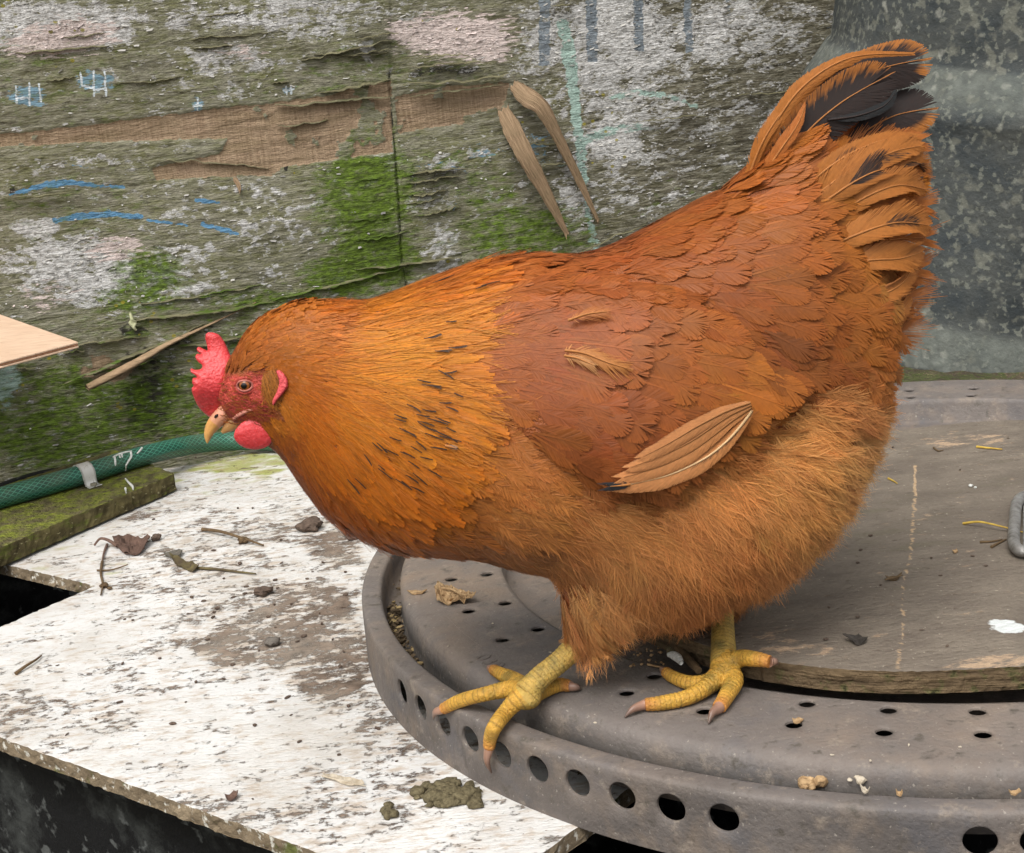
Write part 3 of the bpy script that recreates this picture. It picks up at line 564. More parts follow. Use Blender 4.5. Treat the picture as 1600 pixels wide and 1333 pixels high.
    t=NT('weathered_grey_plastic',.62,.35); uv=t.uv(); o_=t.obj(); a=t.noise(o_,14,6,.6); b=t.noise(o_,120,6,.65); cc=t.noise(o_,420,3)
    c=t.mix(a,sg4(88,82,78),sg4(118,110,104)); c=t.mix(t.ma('MULTIPLY',t.cov(.55,t.noise(o_,38,7,.65),3),.45),c,sg4(134,118,102)); c=t.mix(t.ma('MULTIPLY',t.cov(.42,t.noise(o_,22,6,.7),4),.5),c,sg4(84,84,88)); c=t.mix(t.ma('MULTIPLY',t.at('dust_or_lit'),.35),c,t.mix(b,sg4(132,126,120),sg4(112,104,100)))
    c=t.mix(t.ma('MULTIPLY',t.at('tan'),t.noise(o_,30,6)),c,sg4(146,126,106)); c=t.mix(t.ma('MULTIPLY',t.at('step_dark'),.75),c,sg4(64,64,62))
    c=t.mix(t.cov(.3,b,3),c,sg4(82,76,68)); c=t.mix(t.cov(t.at('dirt'),b,3),c,t.mix(cc,sg4(56,48,38),sg4(104,90,70))); c=t.mix(t.cov(.06,cc,7),c,sg4(176,168,156))
    c=t.mix(t.ma('MULTIPLY',t.cov(.33,t.noise(o_,75,8,.75),5),.5),c,sg4(148,136,122)); c=t.mix(t.ma('MULTIPLY',t.cov(.30,t.noise(t.obj(1,1,.4),48,7,.75),4),.5),c,sg4(70,64,58))
    m=t.fin(c,t.bump(b,.0003,1,t.bump(cc,.0002)),t.rng(b,0,1,.55,.8))
    mesh('ring_body',V,F,m,root,attrs=dict(dirt=dirt,tan=tan,dust_or_lit=dust_or_lit,step_dark=step_dark))
    # raised lettering
    for k,ch in enumerate('030'):
        cu=bpy.data.curves.new('f','FONT'); cu.body=ch; cu.size=.0125; cu.extrude=.0003; cu.align_x='CENTER'; tmp=bpy.data.objects.new('f',cu); C.objects.link(tmp)
        dg=bpy.context.evaluated_depsgraph_get(); me=bpy.data.meshes.new_from_object(tmp.evaluated_get(dg)); bpy.data.objects.remove(tmp)
        V=np.array([v.co[:] for v in me.vertices]); F=[tuple(p.vertices) for p in me.polygons]
        p0=UZ([(748,1030)],.0434)[0,:2]-RC; rr=np.hypot(*p0); a0=math.atan2(p0[1],p0[0])+k*.0225; rr=.3365
        ur=np.array([math.cos(a0),math.sin(a0),0]); ut=np.array([-math.sin(a0),math.cos(a0),0]); W=np.array([RC[0],RC[1],.0434])+ur*rr+V[:,:1]*ut-V[:,1:2]*ur*1.0+V[:,2:3]*[0,0,1]
        W=np.array([RC[0],RC[1],.0434])+ur*(rr-V[:,1:2])+V[:,:1]*ut+V[:,2:3]*np.array([0,0,1])
        mesh('raised_digit',W,F,m,root,smooth=False)
    return V,F
DV,DF=build_disc(); BV_d=BVHTree.FromPolygons([tuple(v) for v in DV],DF)
# crumbs caught in the groove
def lump(n=1,sub=1,seed=0):
    bm=bmesh.new(); bmesh.ops.create_icosphere(bm,subdivisions=sub,radius=1); V=np.array([v.co[:] for v in bm.verts]); F=np.array([[v.index for v in f.verts] for f in bm.faces]); bm.free(); return V,F
def scatter(name,pos,size,cols,sub=1,parent=None,kind='stuff',rough=.4,flat=.6,mat=None):
    V0,F0=lump(sub=sub); n=len(pos); k=len(V0); q=R_.normal(0,1,(n,3,3)); q,_=np.linalg.qr(q)
    d=1+R_.normal(0,rough,(n,k,1))*.6; V=(V0[None]*d*R_.uniform(.5,1.3,(n,1,3)))@q; V[:,:,2]*=flat; V=V*np.asarray(size)[:,None,None]+pos[:,None]
    F=(F0[None]+np.arange(n)[:,None,None]*k).reshape(-1,3)
    return mesh(name,V.reshape(-1,3),F,mat,parent,smooth=False,cols=np.repeat(cols,k,0))
cm=NT('crumb',.9,.1); cm.fin(cm.col())
n=2600; a=np.r_[R_.uniform(-math.pi,math.radians(-128),n*3//4),R_.uniform(math.radians(-128),math.pi,n//4)]; r=.3512+R_.normal(0,.0019,n)
keep=fbm(a*14+50,r*0,6)>R_.uniform(.25,.6,n); a,r=a[keep],r[keep]; n=len(a)
pos=polar(r,a,.0180+R_.random(n)*.0035-np.where(a>math.radians(-128),.002,0)); sz=R_.uniform(.0006,.0020,n)
cols=srgb(98,84,66)*R_.uniform(.35,1.5,(n,1)); cols[R_.random(n)<.12]=srgb(160,140,100)
tag(scatter('groove_soil',pos,sz,cols,1,mat=cm.m),'dry brown soil crumbs lodged in the groove inside the disc rim','soil',kind='stuff')
# ================================================================ round wooden lid
LZ=.0575; LT=.0118; LC=np.array([.2554,.8449])
lp=UZ([(1066,996),(1215,1035),(1306,1045),(1410,1048),(1475,1046),(1600,1038),(1402,675),(1471,664),(1527,657),(1600,654)],LZ)[:,:2]-LC
la=np.arctan2(lp[:,1],lp[:,0]); lr=np.hypot(lp[:,0],lp[:,1]); ex=np.radians([178,150,120,100,20,0,-25,-50]); la=np.r_[la,ex]; lr=np.r_[lr,[.2175,.214,.211,.207,.217,.222,.222,.214]]
od=np.argsort(la); la,lr=la[od],lr[od]; la3=np.r_[la-2*np.pi,la,la+2*np.pi]; lr3=np.r_[lr,lr,lr]
aa=np.linspace(-np.pi,np.pi,260,endpoint=False); rr=np.interp(aa,la3,lr3); k=np.exp(-.5*(np.arange(-14,15)/5.)**2); k/=k.sum(); rr=np.convolve(np.r_[rr[-14:],rr,rr[:14]],k,'valid')
lo=np.stack([LC[0]+rr*np.cos(aa),LC[1]+rr*np.sin(aa)],-1)
def lattr(P,W):
    q=P+np.stack([(fbm(W[:,0]*120,W[:,1]*120,1)-.5)*8,(fbm(W[:,0]*60,W[:,1]*60,2)-.5)*8],-1)
    scr=line(q,[(1430,728),(1428,790),(1425,850),(1421,880),(1412,905),(1411,960),(1408,1000),(1404,1045)],[2.8,3.6,3.8,3.2,2.4,2.6,2.8,3.8],2.2); scr=np.maximum(scr,line(q,[(1380,795),(1500,803)],[1.2,1.2],1.5,.55)); scr=np.maximum(scr,line(q,[(1490,958),(1600,958)],[1.,1.],1.5,.5)); scr=np.maximum(scr,line(q,[(1345,725),(1345,760)],[.8,.8],1.5,.4))
    pal=mx(blob(q,1560,1035,80,12,-4,.7),blob(q,1250,1015,90,18,8,.5),blob(q,1200,990,60,20,0,.45),blob(q,1500,690,110,16,-3,.5),blob(q,1420,800,80,40,0,.3),blob(q,1500,870,60,40,0,.3),.22*np.ones(len(P)))
    gr=mx(blob(q,1400,850,120,90,0,.5),blob(q,1540,740,90,50,0,.4)); lime=blob(q,1572,978,30,11,12,1.2,.35)
    return dict(scratch=scr,pale=pal,green=gr,lime=lime)
t=NT('weathered_lid_ply',.75,.25); uh=t.uv(1,2.2,-.08); uv=t.uv(); a=t.noise(uh,22,7,.6); b=t.noise(uh,120,6,.65); n4=t.noise(uv,380,3); f=t.noise(uh,60,8,.7)
c=t.mix(a,sg4(108,98,88),sg4(136,126,112)); c=t.mix(t.ma('MULTIPLY',t.cov(.5,t.noise(uv,26,7,.7),3),.4),c,sg4(92,84,76)); c=t.mix(t.ma('MULTIPLY',t.cov(t.at('green'),a,2),.4),c,sg4(124,122,92)); c=t.mix(t.cov(t.at('pale'),f,5),c,sg4(186,160,132)); c=t.mix(t.cov(.27,b,5),c,sg4(92,82,72)); c=t.mix(t.ma('MULTIPLY',n4,.3),c,sg4(96,86,76))
c=t.mix(t.ma('MULTIPLY',t.cov(t.at('scratch'),t.noise(uv,160,5,.6,-.1,.95),3),.8),c,t.mix(n4,sg4(206,178,142),sg4(176,146,110))); c=t.mix(t.cov(t.at('lime'),t.noise(uv,90,5,.6),4),c,sg4(212,216,214)); c=t.mix(t.cov(.05,n4,9),c,sg4(206,196,176))
l1=t.fin(c,t.bump(t.ma('ADD',b,t.ma('MULTIPLY',n4,.5)),.0007)); t=NT('lid_edge_ply',.9,.1); o_=t.obj(1,1,9); a=t.noise(o_,30,6); b=t.noise(t.obj(),150,5); c=t.mix(a,sg4(72,60,46),sg4(118,100,76)); c=t.mix(t.cov(.38,b,3),c,sg4(86,86,54)); c=t.mix(t.cov(.16,b,5),c,sg4(44,38,30)); l2=t.fin(c,t.bump(t.ma('ADD',a,b),.0015))
lid=empty('wooden_lid',(LC[0],LC[1],LZ-LT),'round weathered plywood lid with a long pale scratch, resting on the grey disc','lid')
plate('lid_board',lo,LZ,LT,[l1,l2],lattr,.0042,parent=lid,jag=.00018,warp=.0008,rnd=.0004)
V,F=tube([(LC[0],LC[1],.0238),(LC[0],LC[1],LZ-LT)],[.09,.085],40); mesh('support_hub',V,F,m2,lid)
# metal handle flat on the lid
hx=[(1660,776),(1612,774),(1596,778),(1588,790),(1585,820),(1584,846),(1590,858),(1606,862),(1660,862)]
hz=LZ+.0048; Ph=UZ(hx,hz); V,F=tube(Ph,[.0034]*len(Ph),14,70)
t=NT('galvanised_bar',.45,.5); t.b.inputs['Metallic'].default_value=.35; o_=t.obj(); t.fin(t.mix(t.noise(o_,150,5),sg4(110,106,100),sg4(164,162,158)),t.bump(t.noise(o_,300,3),.0004))
mesh('handle',V,F,t.m,lid)
q=UZ([(1598,785),(1668,783),(1668,856),(1598,852)],LZ+.0022); slab('handle_plate',q,.002,t.m,lid)
# ================================================================ big stepped bin behind, right
def build_bin():
    c=np.array([.612,1.655,-.004]); prof=[(.296,0),(.300,.012),(.298,.018),(.288,.052),(.284,.060),(.281,.14),(.281,.248),(.284,.2550),(.284,.262),(.262,.300),(.256,.306),(.252,.40),(.246,.62),(.235,.66),(.10,.70),(.001,.71)]
    P=[]; 
    for i in range(len(prof)-1):
        a,b=np.array(prof[i]),np.array(prof[i+1]); n=max(1,int(np.linalg.norm(b-a)/.012))
        for k in range(n): P.append(a+(b-a)*k/n)
    P.append(np.array(prof[-1])); P=np.array(P); nth=200; th=np.linspace(0,2*np.pi,nth,endpoint=False); U,I=np.meshgrid(th,np.arange(len(P)),indexing='ij')
    r=P[I,0]; z=P[I,1]; V=np.stack([r*np.cos(U),r*np.sin(U),z],-1).reshape(-1,3)
    V[:,:2]*=(1+(fbm(np.cos(U.ravel())*3+9,np.sin(U.ravel())*3+z.ravel()*5+9,3)-.5)[:,None]*.012)
    t=NT('lichened_grey_plastic',.85,.08); o_=t.obj(); a=t.noise(o_,7,5); b=t.noise(o_,80,6,.6); 
    c_=t.mix(a,sg4(44,49,52),sg4(68,73,75)); c_=t.mix(t.ma('MULTIPLY',t.noise(o_,26,6,.6),.5),c_,sg4(104,104,96))
    w1=t.noise(o_,60,4,.5); w2=t.noise(o_,150,4,.5); dd=t.noise(o_,5,3)
    s1=t.ma('MULTIPLY',t.cov(.36,t.ma('ADD',t.ma('MULTIPLY',t.vor(o_,62),.75),t.ma('MULTIPLY',w2,.25)),7),t.rng(t.noise(o_,12,3),.3,.7)); s2=t.cov(t.rng(dd,0,1,.22,.46),w1,5); s3=t.cov(.33,w2,6)
    c_=t.mix(t.ma('MULTIPLY',s2,.55),c_,sg4(126,126,114)); c_=t.mix(t.ma('MULTIPLY',s3,.5),c_,sg4(134,136,124)); c_=t.mix(t.ma('MULTIPLY',s1,.75),c_,sg4(150,150,140))
    dust_or_lit=t.at('ledge'); c_=t.mix(t.ma('MULTIPLY',dust_or_lit,t.rng(b,0,1,.35,.9)),c_,t.mix(w1,sg4(88,92,86),sg4(124,128,120)))  # upward-facing bevels painted paler, as if catching the light
    m=t.fin(c_,t.bump(b,.0012))
    lz=V[:,2]; led=np.clip(1-np.abs(lz-.283)/.023,0,1)*.0+((lz>.262)&(lz<.302))*.8+((lz>.017)&(lz<.056))*.85
    o=mesh('compost_bin',V,grid_faces(nth,len(P),True,False),m,attrs=dict(ledge=led)); o.location=c; o.rotation_euler=(math.radians(7),math.radians(6),0)
    tag(o,'large dark grey stepped plastic bin speckled with pale lichen, behind the hen\'s tail','bin')
build_bin()
# ================================================================ the hen
Y0=.705
hen=empty('hen',(.045,Y0,.043),'ginger brown hen with red comb and yellow feet leaning forward on the grey disc','hen')
def HP_(p,dy=0.): return UY(p,Y0+dy)
# torso loft: spine top point, spine bottom point, half width (m), width bias toward the bottom
ST=[((338,612),(346,634),.004,0),((346,590),(360,655),.0085,0),((362,560),(380,668),.0125,0),((385,520),(405,682),.0155,0),((412,497),(432,700),.018,0),((448,480),(450,722),.021,0),((500,474),(472,752),.026,0),((560,474),(500,785),.033,.05),
    ((625,455),(540,815),.041,.08),((690,432),(590,838),.049,.1),((755,414),(650,850),.056,.12),((820,404),(720,856),.061,.14),((885,402),(790,870),.065,.15),((950,388),(860,885),.067,.15),((1015,356),(925,925),.067,.15),((1080,322),(1005,955),.066,.18),
    ((1140,300),(1080,940),.064,.22),((1195,275),(1170,900),.060,.26),((1245,280),(1240,850),.053,.3),((1290,300),(1295,780),.044,.3),((1330,340),(1335,700),.034,.25),((1360,400),(1360,610),.022,.1),((1375,470),(1372,540),.008,0)]
def build_body():
    rows=[]
    for a,b,w_,k in ST:
        T=HP_([a])[0]; B=HP_([b])[0]; rows.append(np.r_[T,B,w_,k])
    Q=crom(rows,150); nth=56; th=np.linspace(0,2*np.pi,nth,endpoint=False); V=[]
    for q in Q:
        T,B,w_,k=q[:3],q[3:6],max(q[6],.001),q[7]; c=(T+B)/2; a=(T-B)/2
        s=np.sin(th); yy=np.cos(th); yy=np.sign(yy)*np.abs(yy)**.92*(1-k*s)
        V.append(c+a*s[:,None]+np.array([0,1,0])*(w_*yy)[:,None])
    V=np.concatenate(V); n=len(Q); F=[tuple(f) for f in grid_faces(n,nth,False,True)]; F.append(tuple(range(nth))[::-1]); F.append(tuple(range((n-1)*nth,n*nth)))
    parts=[(V,F)]
    def limb(pts,dys,r,flat=1.,up=None):
        P=np.array([HP_([p],d)[0] for p,d in zip(pts,dys)]); parts.append(tube(P,r,20,40,flat,up))
    # near thigh, far thigh, tail stump
    limb([(985,800),(960,875),(928,940),(908,992)],[-.020,-.024,-.020,-.017],[.040,.030,.018,.0075])
    limb([(1060,840),(1100,900),(1128,950)],[.025,.025,.022],[.034,.026,.012])
    limb([(1120,420),(1210,300),(1290,215),(1350,170)],[0,0,0,0],[.028,.018,.009,.003],1.,(0,1,0))
    parts.append(tube(np.array([HP_([p])[0] for p in ((1150,470),(1270,340),(1350,280),(1400,270))]),[.036,.024,.010,.003],20,40))
    V,F=merge(parts)
    o=mesh('tmp',V,F); m=o.modifiers.new('r','REMESH'); m.mode='VOXEL'; m.voxel_size=.0022; m2=o.modifiers.new('s','SMOOTH'); m2.factor=.6; m2.iterations=9
    dg=bpy.context.evaluated_depsgraph_get(); me=bpy.data.meshes.new_from_object(o.evaluated_get(dg)); bpy.data.objects.remove(o)
    V=np.array([v.co[:] for v in me.vertices]); F=[tuple(p.vertices) for p in me.polygons]
    # folded wing stands proud of the flank, on both sides
    n=np.zeros((len(V),3)); me.vertices.foreach_get('normal',n.ravel()) if False else None
    n=np.array([v.normal[:] for v in me.vertices])
    Vm=V.copy(); Vm[:,1]=Y0-np.abs(V[:,1]-Y0); P=proj(Vm)
    wing=poly(P,[(735,470),(850,440),(1000,470),(1110,520),(1225,605),(1180,645),(1090,690),(990,755),(900,735),(820,680),(750,620),(720,540)],11)*np.clip((P[:,0]-740)/260,0,1)
    wing=np.clip(wing*1.25,0,1); V=V+n*(wing*.0095)[:,None]*np.clip(np.abs(n[:,1:2])*1.5,0,1)
    return V,F
TV,TF=build_body(); BV=BVHTree.FromPolygons([tuple(v) for v in TV],TF)
def on_body(p,off=0.):
    d=nrm(rays([p]))[0]; h=BV.ray_cast(Vector(CAM),Vector(d))
    if h[0] is None: return HP_([p],-.01)[0],np.array([0,-1.,0])
    return np.array(h[0])+np.array(h[1])*off,np.array(h[1])
# ---- legs and feet
PZ=.0434
def foot_near():
    def top(p,z): return UZ([p],z)[0]
    def wl(p,r=.375):
        d=rays([p])[0]; a=d[0]**2+d[1]**2; b=-2*(d[0]*RC[0]+d[1]*RC[1]); c=RC@RC-r*r; t=(-b-math.sqrt(b*b-4*a*c))/(2*a); return CAM+d*t
    sh=[HP_([(905,1005)],-.017)[0],HP_([(872,1034)],-.017)[0],HP_([(845,1056)],-.018)[0],top((822,1083),PZ+.0085)]
    # keep the shank continuous: blend depth between thigh end and foot
    y0,y1=sh[0][1],sh[-1][1]
    for k,p in ((1,(874,1034)),(2,(846,1057))): sh[k]=UY([p],y0+(y1-y0)*k/3.)[0]
    toes=[([top((822,1083),PZ+.0075),top((796,1077),PZ+.0058),top((752,1086),PZ+.0040),top((719,1095),.0374+.0040),wl((692,1108),.3725)],[.0062,.0046,.0036,.0035,.0029],[wl((688,1110),.3735),wl((680,1113),.3745),wl((677,1124),.3725)],23,'front'),
          ([top((822,1085),PZ+.0075),top((806,1096),PZ+.0052),top((790,1113),.0374+.0062),top((774,1134),.0374+.0048),wl((767,1150),.3735),wl((764,1169),.3742)],[.0062,.0048,.0041,.0038,.0035,.0030],[wl((763,1173),.3745),wl((761,1190),.3745),wl((768,1208),.3722)],20,'front'),
          ([top((824,1080),PZ+.0075),top((802,1062),PZ+.0052),top((783,1053),PZ+.0042),top((770,1046),PZ+.0036)],[.006,.0042,.0034,.0028],[top((768,1045),PZ+.0032),top((764,1044),PZ+.0026),top((763,1046),PZ+.0008)],14,'front'),
          ([top((828,1084),PZ+.0070),top((853,1076),PZ+.0046),top((874,1070),PZ+.0038),top((891,1072),PZ+.0034)],[.0058,.0042,.0036,.0030],[top((893,1073),PZ+.0034),top((902,1074),PZ+.003),top((907,1077),PZ+.0008)],14,'hind')]
    return sh,[.0062,.0056,.0057,.0066],toes
def foot_far():
    def top(p,z): return UZ([p],z)[0]
    a=top((1132,1044),PZ+.009); y1=a[1]; y0=Y0+.022
    sh=[UY([(1128,930)],y0)[0],UY([(1129,965)],y0*.67+y1*.33)[0],UY([(1130,1005)],y0*.33+y1*.67)[0],a]
    toes=[([a,top((1113,1066),PZ+.0062),top((1078,1088),PZ+.0044),top((1036,1098),PZ+.0038),top((1008,1101),PZ+.0036)],[.0064,.0048,.0038,.0036,.0031],[top((1004,1102),PZ+.0036),top((989,1108),PZ+.0034),top((976,1121),PZ+.0006)],23,'front'),
          ([a,top((1146,1062),PZ+.0062),top((1137,1084),PZ+.0046),top((1124,1105),PZ+.0036)],[.0064,.005,.004,.0034],[top((1121,1108),PZ+.0036),top((1113,1114),PZ+.0038),top((1107,1131),PZ+.0006)],18,'front'),
          ([a,top((1110,1064),PZ+.0052),top((1078,1067),PZ+.0042),top((1052,1058),PZ+.0036),top((1040,1050),PZ+.0032)],[.006,.0044,.0036,.0032,.0028],[top((1038,1049),PZ+.003),top((1034,1046),PZ+.0026),top((1033,1048),PZ+.0008)],14,'front'),
          ([a,top((1156,1029),LZ-.0005),top((1182,1030),LZ+.0032),top((1203,1034),LZ+.0032)],[.006,.0044,.0037,.0031],[top((1205,1034),LZ+.003),top((1211,1034),LZ+.0028),top((1216,1038),LZ+.0006)],14,'hind')]
    return sh,[.0060,.0058,.0062,.0072],toes
legV=[];legF=[];legC=[];off=0; claws=[]
for sh,shr,toes in (foot_near(),foot_far()):
    parts=[]; per=.0024
    def scuted(P,r,amp=.00050,n=None):
        L=np.linalg.norm(np.diff(np.array(P),axis=0),axis=1).sum(); n=int(L/per*5); Q=crom(np.c_[np.array(P),np.array(r)],n); d=np.r_[0,np.cumsum(np.linalg.norm(np.diff(Q[:,:3],axis=0),axis=1))]
        ph=(d/per)%1; Q[:,3]+=amp*(np.sqrt(np.clip(1-(ph-.45)**2*4,0,1))-.7); return tube(Q[:,:3],np.maximum(Q[:,3],.0005),18)
    parts.append(scuted(sh,shr,.00045)); 
    ctr=np.array(sh[-1]); s0,f0=lump(sub=3); parts.append((s0*np.array([.0078,.0085,.0058])+ctr-[0,0,.0022],[tuple(f) for f in f0]))
    for P,r,cl_,nn,kd in toes:
        parts.append(scuted(P,r)); claws.append(([P[-1]+(np.array(cl_[0])-P[-1])*0]+list(cl_),r[-1]))
    # web of skin between the toes
    V,F=merge(parts); o=mesh('tmp',V,F); m=o.modifiers.new('r','REMESH'); m.mode='VOXEL'; m.voxel_size=.00046; m2=o.modifiers.new('s','SMOOTH'); m2.factor=.5; m2.iterations=2
    dg=bpy.context.evaluated_depsgraph_get(); me=bpy.data.meshes.new_from_object(o.evaluated_get(dg)); bpy.data.objects.remove(o)
    V=np.array([v.co[:] for v in me.vertices]); F=[tuple(p.vertices) for p in me.polygons]
    axes=[(np.array(sh),0)]+[(np.array(P),1) for P,*_ in toes]; best=np.full(len(V),1e9); dd=np.zeros(len(V)); kk=np.zeros(len(V)); tipd=np.full(len(V),1.)
    for P,kd in axes:
        Q=crom(P,120); L=np.r_[0,np.cumsum(np.linalg.norm(np.diff(Q,axis=0),axis=1))]
        for c0 in range(0,len(V),8000):
            dm=np.linalg.norm(V[c0:c0+8000,None]-Q[None],axis=2); i=dm.argmin(1); v=dm[np.arange(len(i)),i]; u=v<best[c0:c0+8000]; s_=slice(c0,c0+8000)
            best[s_]=np.where(u,v,best[s_]); dd[s_]=np.where(u,L[i],dd[s_]); kk[s_]=np.where(u,kd,kk[s_]); tipd[s_]=np.where(u,L[-1]-L[i] if kd else 1.,tipd[s_])
    gv=np.abs(((dd/per)%1)-.97)<.13; nz=fbm(V[:,0]*400,V[:,2]*400+V[:,1]*300,3)[:,None]; n2=fbm(V[:,0]*120,V[:,1]*120+V[:,2]*90,5)[:,None]
    c=np.where(kk[:,None]>0,srgb(208,160,66),srgb(196,162,82))*(.75+.5*nz); c=c*(1-np.clip(n2-.5,0,.3)*[1.2,1.0,.6]*1.3)
    c=c*(1-.38*gv[:,None]); tp_=np.clip(1-tipd/.009,0,1)[:,None]; c=c*(1-tp_*.6)+srgb(190,112,62)*tp_*.6
    legV.append(V); legF+= [tuple(i+off for i in f) for f in F]; legC.append(c); off+=len(V)
LV=np.concatenate(legV); LCc=np.concatenate(legC)
# ---- body colours (bare face skin; the rest is covered by plumage)
P=proj(TV); q=P+np.stack([(fbm(TV[:,0]*200,TV[:,2]*200,1)-.5)*10,(fbm(TV[:,0]*200,TV[:,2]*200,2)-.5)*10],-1)
FACE=[(338,600),(352,585),(372,585),(392,580),(410,578),(425,600),(432,625),(428,650),(405,660),(372,668),(350,660),(338,640)]
fm_=poly(q,FACE,4); Vm=TV.copy(); Vm[:,1]=Y0-np.abs(TV[:,1]-Y0); fm_=poly(proj(Vm)+(q-P),FACE,4)
bc=srgb(142,76,32)[None]*np.ones((len(TV),1)); nz=fbm(TV[:,0]*500,TV[:,2]*500+TV[:,1]*300,4)[:,None]
bc=bc*(1-fm_[:,None])+((srgb(186,70,58)*(.6+.8*nz))*(1-np.clip((q[:,1]-622)/25,0,1)[:,None]*.25))*fm_[:,None]
t=NT('hen_skin',.55,.35); o_=t.obj(); t.b.inputs['Subsurface Weight'].default_value=.12; t.b.inputs['Subsurface Radius'].default_value=(.004,.0015,.0008); t.b.inputs['Subsurface Scale'].default_value=1.
b=t.noise(o_,900,3); b2=t.vor(o_,700); skin=t.fin(t.mix(t.ma('MULTIPLY',b,.2),t.col(),(.05,.03,.02,1)),t.bump(t.ma('ADD',b,b2),.00035))
V=np.r_[TV,LV]; F=list(TF)+[tuple(i+len(TV) for i in f) for f in legF]
mesh('body',V,F,skin,hen,cols=np.r_[bc,LCc])
t=NT('claw_horn',.4,.5); o_=t.obj(); t.fin(t.col())
for P,r in claws:
    Vc,Fc=tube(P,[r*.8,r*.68,r*.5,r*.12],12,20,flat=1.15); d=np.linalg.norm(Vc-np.array(P[0]),axis=1); d/=d.max(); cc=srgb(176,134,112)*(1-d[:,None])+srgb(84,70,62)*d[:,None]
    mesh('claw',Vc,Fc,t.m,hen,cols=cc)
